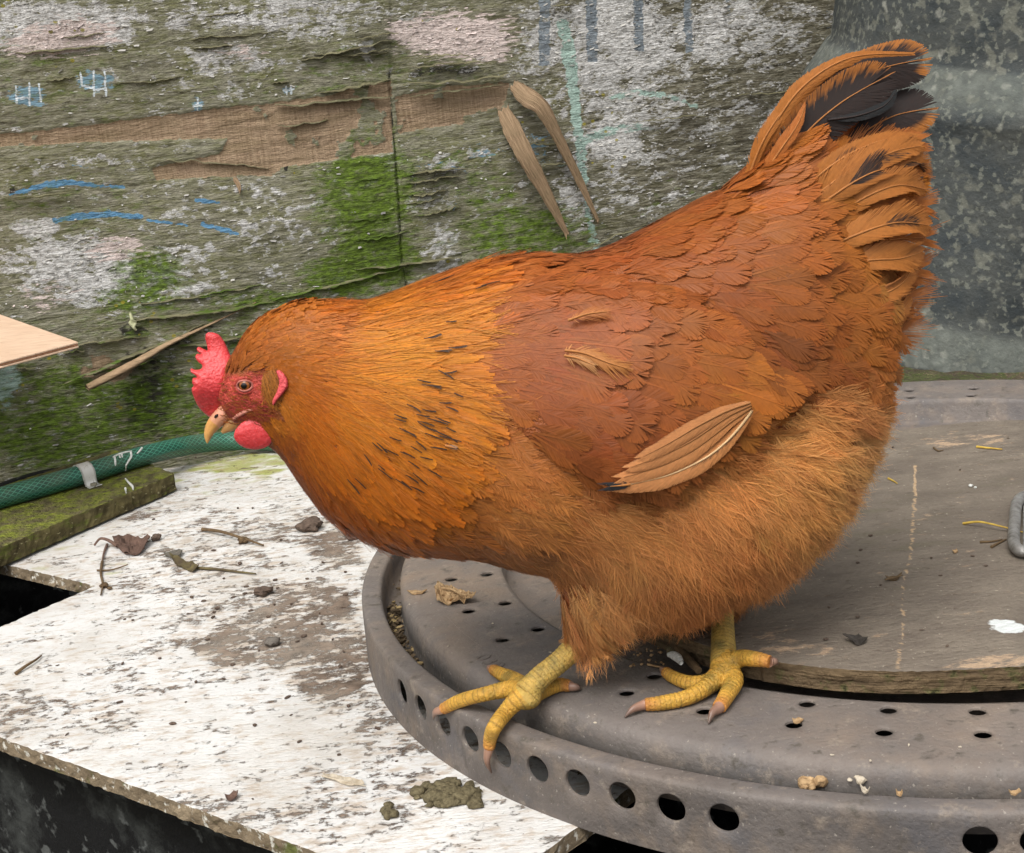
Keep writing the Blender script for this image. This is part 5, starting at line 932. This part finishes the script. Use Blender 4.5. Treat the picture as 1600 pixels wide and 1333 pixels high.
# folded primaries below the wing, and a few pale loose feathers
def lay(name,pts,off,wl,wr,col,label=None,**kw):
    A=[];Nn=[]
    for p,o in zip(pts,np.broadcast_to(off,(len(pts),))):
        a,n=on_body(p,o); A.append(a); Nn.append(n)
    Nn=[nrm(np.mean(Nn,0))]*len(Nn); o=big_feather(name,A,np.array(wl)*PX,np.array(wr)*PX,np.array(Nn),col,**kw)
    if label: tag(o,label)
    return o
qs=np.array([(1176,636),(1150,652),(1110,690),(1060,718),(1010,738),(970,752)],float); yh=np.array([on_body(p)[0][1] for p in qs]); pf=np.polyfit(qs[:,0],yh,2); yw=lambda x: np.polyval(pf,x)-(yh-np.polyval(pf,qs[:,0])).min()*-1-.0035 if False else np.polyval(pf,x)+min(0,(yh-np.polyval(pf,qs[:,0])).min())-.0035
def blade(pts,k,wl,wr,col,label=None,**kw):
    P=crom(np.array(pts,float),9); A=[UY([p],yw(p[0])-.0005*k*(1 if 0<i<8 else .4))[0] for i,p in enumerate(P)]
    o=big_feather('wing_feather',A,np.array(wl)*PX,np.array(wr)*PX,np.array([0,-1,.30]),col,root_fluff=0,bwk=2.4,camber=.12,**kw)
    if label: tag(o,label)
edge_=lambda v,s:np.where(s<-.86,.02,-.3)
blade([(1178,637),(1152,672),(1108,712),(1040,744),(966,760)],0,[4,11,15,15,12,5],[3,9,12,12,9,5],cm_(BUF*1.15,lambda v,s:np.minimum(np.where((np.abs(s-.16)<.13)&(v<.5),.03,-.3),.1)),'pale buff primary feather with a dark streak beside its shaft',fringe=.006,shaft=srgb(232,196,146),nb=130)
blade([(1178,634),(1140,660),(1085,702),(1030,729),(974,746)],1,[4,10,13,13,11,5],[3,9,12,12,10,5],cm_(BUF*1.15,edge_),fringe=.006,shaft=srgb(176,118,66),nb=120)
blade([(1178,631),(1138,650),(1082,688),(1034,712),(986,730)],2,[4,9,12,12,10,4],[3,9,11,11,9,4],cm_(BUF*1.08,edge_),fringe=.006,shaft=srgb(176,118,66),nb=120)
blade([(1176,628),(1136,642),(1086,668),(1046,692),(1004,714)],3,[4,9,12,12,10,4],[3,9,11,11,9,4],cm_(BUF*1.0,edge_),fringe=.006,shaft=srgb(176,118,66),nb=120)
blade([(984,757),(968,759),(953,760)],1,[5,6,6,5],[5,6,6,5],cm_(srgb(44,46,48)),'clipped dark tip of the lowest primary',fringe=.006,nb=40)
for pts,w_,c_ in (([(884,552),(915,556),(950,570),(985,580)],11,(200,136,74)),([(884,560),(905,564),(930,574)],9,(214,160,104)),([(890,508),(920,498),(950,494)],9,(196,126,66)),([(700,694),(716,698)],3,(190,160,140))):
    lay('loose_feather' if c_[0]>200 else 'wing_feather',pts,.0045,[1,w_,w_*1.1,w_*.7,1],[1,w_,w_*1.1,w_*.7,1],cm_(srgb(*c_)*np.array([.9,.86,.8])),fringe=.35 if c_[0]>190 else .08,nb=64,K=3,root_fluff=.8,camber=.3,bwk=1.5)
# ---- head furniture
def inflate(name,pts,T,Dpx,dyf,mat,edge=1.6,cols=None,bumpa=.0003,asym=1.,plane=None,label=None,col=None):
    bm=bmesh.new(); pts=crom(np.r_[pts,[pts[0]]],len(pts)*4)[:-1]; vs=[bm.verts.new((p[0],p[1],0)) for p in pts]; bm.faces.new(vs).normal_update(); bmesh.ops.triangulate(bm,faces=bm.faces[:])
    for k in range(10):
        E_=[e for e in bm.edges if e.calc_length()>edge*1.5]
        if not E_: break
        bmesh.ops.subdivide_edges(bm,edges=E_,cuts=1); bmesh.ops.triangulate(bm,faces=bm.faces[:])
    bnd={v.index for v in bm.verts if v.is_boundary}; bm.verts.index_update(); bnd=[v.index for v in bm.verts if v.is_boundary]; V=np.array([v.co[:2] for v in bm.verts]); F=[tuple(v.index for v in f.verts) for f in bm.faces]; bm.free()
    B=V[bnd]; dm=np.array([np.hypot(*(B-v).T).min() for v in V]); u=np.clip(dm/Dpx,0,1); h=T*np.sqrt(np.clip(1-(1-u)**2,0,1)); h=h+bumpa*(fbm(V[:,0]*.45,V[:,1]*.45,5,3)-.5)*2*(u>.05)
    dy=dyf(V) if callable(dyf) else dyf; W0_=np.array([HP_([v])[0] for v in V])
    if plane is not None: W0_=plane(V)
    Wn=W0_+np.array([0,1,0])*(dy-h)[:,None] if np.ndim(dy) else W0_+np.array([0,1,0])*(dy-h[:,None]); Wf=W0_+np.array([0,1,0])*((dy+h*asym)[:,None] if np.ndim(dy) else (dy+asym*h[:,None]))
    o_=len(V); bs=set(bnd); mp={i:(i if i in bs else i+o_) for i in range(o_)}; Wn[bnd]=(Wn[bnd]+Wf[bnd])/2
    FF=F+[tuple(mp[i] for i in f[::-1]) for f in F]
    cc=col(np.r_[V,V]) if col else None
    o=mesh(name,np.r_[Wn,Wf],FF,mat,hen,cols=cc); 
    if label: tag(o,label)
    return o
t=NT('comb_flesh',.42,.45); o_=t.obj(); t.b.inputs['Subsurface Weight'].default_value=.25; t.b.inputs['Subsurface Radius'].default_value=(.006,.0015,.001); t.b.inputs['Subsurface Scale'].default_value=1.
b=t.noise(o_,700,4,.6); vv=t.vor(o_,900); red=t.fin(t.mix(b,sg4(198,52,54),sg4(216,78,80)),t.bump(t.ma('ADD',b,vv),.00010))
comb=[(358,556),(350,541),(343,530),(336,524),(325,522),(319,525),(318,532),(321,544),(322,550),(316,548),(309,545),(305,547),(307,552),(312,555),(306,555),(304,560),(309,566),(316,571),(314,576),(306,577),(299,575),(299,580),(305,584),(309,588),(303,589),(302,596),(304,601),(301,606),(303,620),(307,634),(314,646),(324,655),(334,656),(343,650),(347,636),(352,618),(354,600),(358,580),(362,566)]
inflate('comb',comb,.0028,12,lambda V:.001+.004*np.sin(V[:,1]*.05),red,edge=1.5,bumpa=.0003)
wat=[(382,652),(374,662),(372,672),(377,682),(388,690),(402,693),(416,691),(427,684),(432,672),(431,658),(425,646),(412,642),(396,644)]
inflate('wattle',wat,.0014,20,lambda V:-.0115-.0015*np.sin((V[:,1]-640)*.06),red,bumpa=.0002)
inflate('wattle',[(x-6,y+3) for x,y in wat],.0020,16,lambda V:.010,red,bumpa=.0002)
def facepl(off):
    def f(V): return np.array([on_body(v,off)[0] for v in V])
    return f
lobec=lambda V: srgb(214,84,88)*(.75+.5*fbm(V[:,0]*.12,V[:,1]*.6,4))[:,None]
t=NT('earlobe_skin',.5,.35); t.fin(t.col(),t.bump(t.noise(t.obj(),600,3),.0004)); lobem=t.m
inflate('earlobe',[(433,579),(441,579),(450,590),(452,602),(446,612),(436,624),(429,632),(428,624),(434,612),(438,598),(436,588)],.0016,5,-.0005,lobem,plane=facepl(.0012),col=lobec)
inflate('earlobe',[(433,579),(441,579),(450,590),(452,602),(446,612),(436,624),(429,632),(428,624),(434,612),(438,598),(436,588)],.0016,5,.034,lobem,plane=facepl(.0012),col=lobec)
# beak
t=NT('beak_horn',.35,.5); t.b.inputs['Subsurface Weight'].default_value=.1; t.b.inputs['Subsurface Scale'].default_value=.003; bkm=t.fin(t.col(),t.bump(t.noise(t.obj(),300,4),.0002))
ax=np.array([(362,636,13,12),(350,648,14,12),(340,658,13.5,10.5),(331,669,11,8),(326,680,7.5,5.5),(324.5,688,4,3.2),(324,693,.8,.8)],float); Q=crom(ax,44); nn=26; th=np.linspace(0,2*np.pi,nn,endpoint=False); V=[];cc=[]
tg=nrm(np.gradient(Q[:,:2],axis=0)); pn=np.stack([-tg[:,1],tg[:,0]],-1)
for k,q in enumerate(Q):
    for a in th:
        p=q[:2]+pn[k]*math.cos(a)*q[2]*(1 if math.cos(a)>0 else .78); V.append(HP_([p],math.sin(a)*q[3]*PX*abs(math.sin(a))**.15)[0])
        f=k/43; c=srgb(216,150,128)*(1-f)+srgb(206,152,84)*f if f<.4 else srgb(206,152,84)*(1-(f-.4)*.5)+srgb(214,176,120)*(f-.4)*.5; cc.append(c*(.85+.3*fbm(np.array([f*9]),np.array([a]),3)[0]))
F=[tuple(f) for f in grid_faces(44,nn,False,True)]+[tuple(range(43*nn,44*nn)),tuple(range(nn))[::-1]]
UB=mesh('upper_beak',V,F,bkm,hen,cols=np.array(cc))
V,F=tube([HP_([p])[0] for p in ((382,655),(368,660),(356,668),(347,676))],[.0042,.0036,.0026,.0008],20,30,flat=.6,up=(0,1,0)); mesh('lower_beak',V,F,bkm,hen,cols=np.repeat(srgb(188,140,86)[None],len(V),0))
dkm=simple('nostril_dark',(44,26,20),(30,16,14))
a0=HP_([(338,650)],-.0031)[0]; V,F=lump(sub=3); NOS=(V*[.0013,.0008,.0007]@np.array(Matrix.Rotation(.6,3,'Y'))+a0,F,dkm,UB); mesh('nostril',*NOS)
V,F=tube([on_body(p,.0002)[0] for p in ((366,654),(374,648),(384,643),(394,640))]+[],[.0009,.0010,.0009,.0004],10,24); mesh('gape',V,F,simple('gape_skin',(214,150,132),(190,110,96)),hen)
# eyes
def eye(side):
    c,n=on_body((383,602)); n=nrm(n*np.array([.4,1,.5])); 
    if side>0: c=c.copy(); c[1]=2*Y0-c[1]; n=n*np.array([1,-1,1])
    c=c-n*.0018; Z=n; X=nrm(np.cross([0,0,1.],Z)); Y=np.cross(Z,X); r=.0040; V=[];cc=[];nu,nv=28,30
    for i in range(nu):
        a=math.pi*.62*i/(nu-1)
        for j in range(nv):
            b=2*math.pi*j/nv; V.append(c+r*(math.cos(a)*Z+math.sin(a)*(math.cos(b)*X+math.sin(b)*Y))); d=math.sin(a)*r if a<math.pi/2 else r
            cc.append(srgb(14,10,8) if d<.00160 else (srgb(150,84,34)*(.7+.5*((j*7)%5)/5) if d<.0026 else srgb(70,34,20)))
    o=mesh('eye',V,[tuple(f) for f in grid_faces(nu,nv,False,True)],eyem,hen,cols=np.array(cc))
    q=[];rr=[]
    for j in range(33):
        b=2*math.pi*j/32; q.append(c+Z*(.0031-.0009*abs(math.cos(b))**2)+X*math.cos(b)*.0038+Y*math.sin(b)*.0025); rr.append(.00055)
    V,F=tube(q,rr,8,90,cap=False); mesh('eyelid',V,F,lidm,o,smooth=True)
    q=[c+Z*(.0021-.0009*abs(math.cos(2*math.pi*j/32))**2)+X*math.cos(2*math.pi*j/32)*.0050+Y*math.sin(2*math.pi*j/32)*.0036 for j in range(33)]
    V,F=tube(q,[.00095]*33,8,90,cap=False); mesh('eyelid',V,F,lidm2,o)
t=NT('eye_wet',.06,.6); eyem=t.fin(t.col()); lidm=simple('eyelid_rim',(190,118,104),(140,70,60)); lidm2=simple('eyelid_skin',(186,74,62),(160,58,48),900,.5,.0003)
eye(-1); eye(1)
# short bristly feathers: ear tuft and sparse face bristles
n=240; pts=[]; 
while len(pts)<n:
    p=R_.uniform((405,568),(440,632))
    if poly(np.array([p]),[(409,586),(419,576),(430,570),(439,577),(436,598),(428,620),(422,626),(415,612),(412,600)],1)[0]>.5: pts.append(p)
A=np.array([np.array(on_body(p)) for p in pts]); 
V1,F1,c1=make_feathers(A[:,0],A[:,1],pdir(np.tile([[.35,.9]],(n,1))),np.full(n,.0058),np.full(n,.0015),fcol(np.tile([[176,96,34]],(n,1)))*R_.uniform(.45,1.15,(n,1)),np.full(n,.8),np.full(n,.2),6,2,np.full(n,.00028))
mesh('ear_tuft',V1,F1,pm.m,hen,cols=c1)
n=480; pts=R_.uniform((340,580),(425,662),(n,2)); A=np.array([np.array(on_body(p)) for p in pts]); dist=np.hypot((pts[:,0]-383)/1.3,pts[:,1]-602); k=(dist>12)&(poly(pts,FACE,3)>.3)&(R_.random(n)<np.clip(dist/45,.1,.8)); A=A[k]; n=len(A)
V1,F1,c1=make_feathers(A[:,0],A[:,1],pdir(np.tile([[.9,.1]],(n,1))),np.full(n,.0035),np.full(n,.0007),fcol(np.tile([[150,72,30]],(n,1)))*R_.uniform(.5,1.2,(n,1)),np.full(n,.6),np.full(n,.15),3,2,np.full(n,.00025)); mesh('face_bristles',V1,F1,pm.m,hen,cols=c1)

# ================================================================ litter on the board, disc and lid (each piece its own object)
def place(o,V): return o
def piece(name,V,F,mat,label,cat,group=None,smooth=False,cols=None):
    V=np.asarray(V,float); c=V.mean(0); c[2]=V[:,2].min(); o=mesh(name,V,F,mat,smooth=smooth,cols=cols,org=c); o.location=c; return tag(o,label,cat,group)
def leaf(pts,z,curl=.002,th=.0005,seed=0,edge=3):
    bm=bmesh.new(); vs=[bm.verts.new((p[0],p[1],0)) for p in pts]; bm.faces.new(vs).normal_update(); bmesh.ops.triangulate(bm,faces=bm.faces[:])
    for k in range(6):
        E_=[e for e in bm.edges if e.calc_length()>edge*1.6]
        if not E_: break
        bmesh.ops.subdivide_edges(bm,edges=E_,cuts=1); bmesh.ops.triangulate(bm,faces=bm.faces[:])
    bm.verts.index_update(); bnd=[(e.link_loops[0].vert.index,e.link_loops[0].link_loop_next.vert.index) for e in bm.edges if e.is_boundary]
    P=np.array([v.co[:2] for v in bm.verts]); F=[tuple(v.index for v in f.verts) for f in bm.faces]; bm.free()
    W=UZ(P,z); c=P.mean(0); r=np.hypot(*(P-c).T); r/=r.max(); W[:,2]+=th+curl*(r**2)*(.5+fbm(P[:,0]*.06,P[:,1]*.06,seed))+(fbm(P[:,0]*.12,P[:,1]*.12,seed+4)-.4)*curl*1.2; W[:,2]=np.maximum(W[:,2],z+th)
    B_=W-[0,0,th]; n=len(W); return np.r_[W,B_],F+[tuple(i+n for i in f[::-1]) for f in F]+[(b,a,a+n,b+n) for a,b in bnd]
def clod(px,size,z,flat=.6,seed=0,sub=3,rough=.5):
    V,F=lump(sub=sub); n=fbm(V[:,0]*1.6+seed*7+20,V[:,1]*1.6+V[:,2]*1.3+20,seed,4); V=V*(.55+rough*1.6*(n-.25))[:,None]; V=V*np.array([1,1,flat])*size; V[:,2]-=V[:,2].min()+size*.08; return V+UZ([px],z)[0],[tuple(f) for f in F]
def twig(pts,r,z,rr=None,n=30,dz=0):
    P=UZ(pts,z); P[:,2]+=r+np.array([dz*math.sin(math.pi*i/(len(pts)-1)) for i in range(len(pts))]); rad=np.linspace(r,r*.5,len(pts)) if rr is None else np.array(rr)*r; return tube(P,rad,8,n)
dirt=simple('dark_dirt',(104,88,76),(70,58,50),300,.9,.0006); leafb=simple('brown_leaf',(112,88,76),(78,60,52),120,.75,.0004); bark=simple('twig_bark',(112,92,66),(74,58,40),200,.85,.0003)
tanm=simple('tan_husk',(188,158,118),(130,102,70),260,.85,.0006); strawm=simple('straw',(212,182,84),(168,134,56),200,.6,.0001); limem=wh.m; grng=simple('grey_green_dropping',(126,116,88),(78,70,50),420,.85,.0012); pale=simple('pale_chip',(206,196,178),(160,146,124),200,.8,.0003)
V1,F1=merge([leaf([(178,852),(190,844),(203,838),(213,842),(222,846),(232,843),(237,850),(230,857),(220,866),(205,870),(192,866),(182,860)],.0005,.006,.0008,3),leaf([(182,858),(198,854),(216,858),(228,862),(214,869),(196,868)],.0005,.003,.0005,5),twig([(184,856),(170,853),(158,851),(148,855)],.0016,.001,dz=.004),twig([(168,853),(163,865),(160,880)],.0012,.0005)])
piece('dead_leaf',V1,F1,leafb,'curled brown dead leaf with a forked stalk, largest litter beside the mossy plank','leaf')
V1,F1=merge([twig([(160,880),(158,898),(161,915),(158,932)],.0012,.0005),twig([(152,893),(175,892),(200,884)],.0009,.0005),clod((163,918),.0045,.0002,.5,2),clod((172,921),.003,.0002,.5,4)]); piece('root_fragment',V1,F1,bark,'thin brown rootlets with crumbs near the notch in the white board','root')
V1,F1=clod((485,828),.0125,0,.55,5); piece('dirt_clod',V1,F1,dirt,'large dark dirt clod just below the hen\'s breast','clod')
V1,F1=clod((245,845),.0050,0,.8,8); piece('dirt_clod',V1,F1,dirt,'small round clod right of the curled leaf','clod')
V1,F1=clod((426,1009),.0075,0,.6,11,3,.3); piece('pebble',V1,F1,simple('grey_stone',(112,106,98),(84,78,72),120,.8),'smooth grey brown pebble in the middle of the muddy patch','pebble')
V1,F1=clod((412,930),.0085,0,.5,13); piece('dirt_clod',V1,F1,dirt,'dark clod at the upper edge of the muddy patch','clod')
V1,F1=merge([twig([(317,830),(345,838),(378,848),(412,855)],.0016,0,dz=.003),clod((381,849),.0065,.0,.6,17)]); piece('twig',V1,F1,bark,'brown twig with a knob of dirt in its middle, pointing at the hen\'s breast','twig')
V1,F1=leaf([(257,868),(266,864),(280,862),(286,866),(282,871),(270,872),(259,871)],.001,.002,.0012,7); piece('leaf_flake',V1,F1,simple('grey_leaf',(112,106,96),(84,80,72),200,.8),'grey oval leaf flake above the green stalk','leaf')
V1,F1=merge([leaf([(266,873),(280,873),(292,880),(304,884),(312,891),(302,896),(288,890),(274,884)],.0004,.004,.0008,9),twig([(308,890),(340,892),(372,896),(400,899)],.0013,.0003)]); piece('leaf_stalk',V1,F1,simple('olive_stalk',(104,94,60),(74,62,48),150,.8),'shredded brown leaf with a straight olive stalk pointing right','leaf')
V1,F1=twig([(25,1055),(40,1046),(56,1036),(65,1027)],.0012,0,dz=.001); piece('twig',V1,F1,bark,'short dark twig alone on the white board\'s left side','twig')
V1,F1=leaf([(534,838),(548,833),(565,834),(562,842),(545,846)],.0005,.003,.001,12); piece('leaf_flake',V1,F1,leafb,'dark leaf flake partly under the hen\'s breast','leaf')
V1,F1=merge([leaf([(504,1213),(520,1212),(545,1216),(566,1222),(570,1228),(545,1229),(525,1222)],.0004,.0015,.0004,15),twig([(504,1214),(535,1222),(572,1230)],.0006,.0008)]); piece('small_feather',V1,F1,pale,'small pale feather lying flat on the white board near its front edge','feather')
V1,F1=leaf([(352,1247),(366,1240),(374,1245),(368,1252),(355,1254)],.0003,.003,.0005,19); piece('leaf_flake',V1,F1,leafb,'tiny brown leaf scrap near the board\'s front edge','leaf')
V1,F1=merge([clod((699+np.clip(R_.normal(0,22),-46,50),1246+np.clip(R_.normal(0,7.5),-17,14)),R_.choice([.0018,.003,.0046])*R_.uniform(.7,1.3),0,.5,20+k,2,.8) for k in range(110)]); piece('dropping_pile',V1,F1,grng,'lumpy grey green dropping pile against the foot of the disc','dropping',smooth=True)
V1,F1=merge([clod((610+R_.uniform(-7,7),1272+R_.uniform(-8,8)),R_.uniform(.0022,.0042),0,.7,50+k,2,.6) for k in range(9)]); piece('dropping_pile',V1,F1,grng,'small green dropping left of the big dropping pile','dropping',smooth=True)
V1,F1=merge([leaf([(680,930),(690,922),(706,920),(722,926),(735,934),(746,943),(730,944),(712,945),(692,947),(683,941)],PZ,.007,.0008,23,2)]+[clod((R_.uniform(688,722),R_.uniform(928,942)),.003,PZ,.8,70+k,2) for k in range(9)]+[twig([(690,921),(706,923),(720,930),(740,932),(738,927)],.0008,PZ+.004)]); piece('bark_scrap',V1,F1,tanm,'tan crumbly bark scrap on the disc between drain holes','bark')
V1,F1=leaf([(636,925),(650,924),(668,925),(660,929),(645,930)],PZ,.001,.0005,25); piece('wood_chip',V1,F1,tanm,'thin tan wood chip left of the bark scrap on the disc','chip')
V1,F1=merge([clod((1052,1026),.006,PZ,.8,31,3,.3),clod((1062,1033),.0045,PZ,.8,32,3,.3)]); piece('dropping_pile',V1,F1,grng,'dark dropping tucked behind the far foot','dropping',smooth=True)
V1,F1=merge([tube(UZ([(1043,1023),(1052,1024),(1060,1029),(1064,1036)],PZ+.009),[.0010,.0022,.0022,.0012],10,20)]); piece('white_dropping',V1,F1,limem,'bright white smear on top of the dropping behind the far foot','dropping',smooth=True)
V1,F1=merge([twig([(1044,1000),(1060,1018),(1082,1042),(1092,1053)],.0018,PZ+.004,[.7,1,1.2,1]),twig([(1050,1000),(1068,1020),(1078,1030)],.001,PZ+.006)]); piece('twig',V1,F1,bark,'grey brown twig leaning across the dropping behind the far foot','twig')
V1,F1=merge([clod((R_.uniform(985,1038),R_.uniform(1012,1044)),R_.uniform(.0006,.0016),PZ,.6,90+k,1) for k in range(22)]+[twig([(1012,1040),(1025,1043),(1036,1044)],.0007,PZ)]); tag(piece('litter_crumbs',V1,F1,tanm,'loose husk crumbs swept under the hen between its feet','litter'),kind='stuff')
V1,F1=merge([clod((R_.uniform(1254,1282),R_.uniform(1216,1236)),R_.uniform(.002,.0042),.031,.9,120+k,2) for k in range(12)]); piece('husk_clump',V1,F1,tanm,'crumbly tan husk clump in the groove, leftmost of the groove litter','litter')
V1,F1=merge([clod((1345,1224),.0032,.035,.7,141,2),clod((1340,1218),.0022,.036,.7,142,2),clod((1328,1221),.0016,.036,.7,143,2)]); piece('lime_crumb',V1,F1,pale,'whitish crumbs on the disc step above the groove','litter')
V1,F1=leaf([(1344,1236),(1352,1235),(1360,1241),(1354,1245),(1347,1243)],.0372,.003,.0008,33,2); piece('pale_chip',V1,F1,pale,'cream chip on the front rim below the whitish crumbs','chip')
V1,F1=leaf([(1400,1241),(1410,1241),(1411,1246),(1401,1246)],.0372,.002,.0008,34,2); piece('pale_chip',V1,F1,tanm,'tan chip on the front rim right of the cream one','chip')
V1,F1=leaf([(1576,1242),(1592,1238),(1596,1243),(1580,1246)],.0372,.002,.0008,35,2); piece('pale_chip',V1,F1,tanm,'tan chip on the rim near the right edge','chip')
V1,F1=leaf([(1238,1127),(1248,1124),(1256,1128),(1250,1132),(1240,1132)],PZ,.0012,.0005,36,2); piece('wood_chip',V1,F1,tanm,'tan flake between two drain holes on the disc front','chip')
V1,F1=twig([(1526,700),(1545,702),(1566,704)],.0009,LZ); piece('straw_stalk',V1,F1,strawm,'short yellow straw near the back of the lid','straw')
V1,F1=twig([(1505,820),(1530,824),(1560,830),(1600,834)],.0008,LZ,dz=.003); piece('straw_stalk',V1,F1,strawm,'long yellow straw reaching over the metal handle','straw')
V1,F1=twig([(1531,849),(1550,848),(1566,845)],.0008,LZ); piece('twig',V1,F1,bark,'thin brown twig left of the handle','twig')
V1,F1=twig([(1549,857),(1560,851),(1572,845)],.0009,LZ); piece('twig',V1,F1,bark,'second brown twig touching the handle corner','twig')
V1,F1=leaf([(1317,1002),(1326,1000),(1342,994),(1347,999),(1356,1001),(1352,1007),(1338,1010),(1328,1005)],LZ,.003,.0006,41,2); piece('leaf_flake',V1,F1,simple('dark_leaf',(72,66,60),(50,46,42),200,.7),'dark grey leaf flake on the lid left of the scratch','leaf')
V1,F1=merge([leaf([(1383,905),(1395,901),(1410,901),(1402,908),(1388,908)],LZ,.002,.0005,42,2),twig([(1383,907),(1397,904),(1411,900)],.0005,LZ+.001)]); piece('leaf_flake',V1,F1,bark,'brown shred touching the pale scratch on the lid','leaf')
V1,F1=merge([clod((1517,761),.0020,LZ,.7,151,2),clod((1524,763),.0013,LZ,.7,152,2)]); piece('lime_crumb',V1,F1,limem,'tiny white speck of dropping on the lid','dropping')
V1,F1=twig([(1388,749),(1396,753),(1402,757)],.0007,LZ); piece('straw_stalk',V1,F1,strawm,'tiny yellow curl of straw beside the hen\'s fluff','straw')
V1,F1=twig([(1459,701),(1466,706),(1474,705)],.0007,LZ); piece('twig',V1,F1,bark,'tiny curved twig near the back left of the lid','twig')
V1,F1=leaf([(1488,863),(1495,860),(1497,864),(1491,867)],LZ,.001,.0005,44,2); piece('pale_chip',V1,F1,tanm,'tan chip on the lid left of the handle twigs','chip')
# repeats: crumbs of dirt, individually placed copies
vars_=[]
for k in range(4):
    V1,F1=clod((0,1000),.0028,0,.55,160+k,2); V1=V1-UZ([(0,1000)],0)[0]; vars_.append((V1,F1))
def crumbs(pts,z,label,group,size=(.25,1.15),mat=dirt,name='dirt_crumb'):
    base=[]
    for k,(px,py) in enumerate(pts):
        if k<4: o=mesh(name,vars_[k][0],vars_[k][1],mat,smooth=False); base.append(o)
        else: o=base[k%4].copy(); C.objects.link(o)
        o.location=UZ([(px,py)],z)[0]; o.rotation_euler=(0,0,R_.uniform(0,6)); o.scale=(R_.uniform(*size),R_.uniform(*size),R_.uniform(*size)*.8); tag(o,label(px,py) if callable(label) else label,'crumb',group)
cp_=[(325,1000),(340,952),(392,955),(475,995),(500,960),(520,1000),(290,718),(306,716),(195,968),(208,970),(192,1038),(270,1132),(468,1160),(395,1249),(150,1125),(480,905),(505,880),(350,905),(440,880),(540,930),(395,795),(372,795),(240,812),(540,895),(350,1062),(188,1098),(105,1148),(455,1118),(420,965),(455,945),(385,918),(300,935),(545,1105),(530,1180),(590,1140),(620,1190),(398,1135),(250,1030),(90,1040),(375,882)]
for k in range(30):
    a=R_.normal(0,1,2); cp_.append((440+a[0]*80,960+a[1]*60))
cp_=[p for p in cp_ if 15<p[0]<640 and p[1]>715 and not(p[0]>545 and p[1]<1100) and not (p[1]<850 and p[0]>470)]
zone=lambda x,y: 'in the muddy patch' if 300<x<560 and 880<y<1080 else ('towards the mossy plank' if y<880 else ('near its left notch' if x<300 and y<1100 else 'towards its front edge'))
crumbs(cp_,0,lambda x,y:'small dark dirt crumb on the white board '+zone(x,y),'dirt crumbs on the white board')
lp_=[(1340,880),(1360,838),(1376,915),(1520,870),(1455,873),(1470,900),(1295,950),(1340,965),(1540,885),(1575,655+30),(1500,735),(1395,700),(1290,1000),(1440,985),(1480,1010),(1345,860)]
crumbs(lp_,LZ,'small dark speck of dirt lying on the round wooden lid','dirt specks on the wooden lid',(.25,.7))
dp_=[(700,1010),(1300,1180),(1500,1168),(930,1130),(640,945),(770,975),(1420,1165),(1360,1190),(860,1020)]
crumbs(dp_,PZ,'tiny pale grain lying on the grey plastic disc','pale grains on the disc',(.2,.5),pale,'pale_grain')
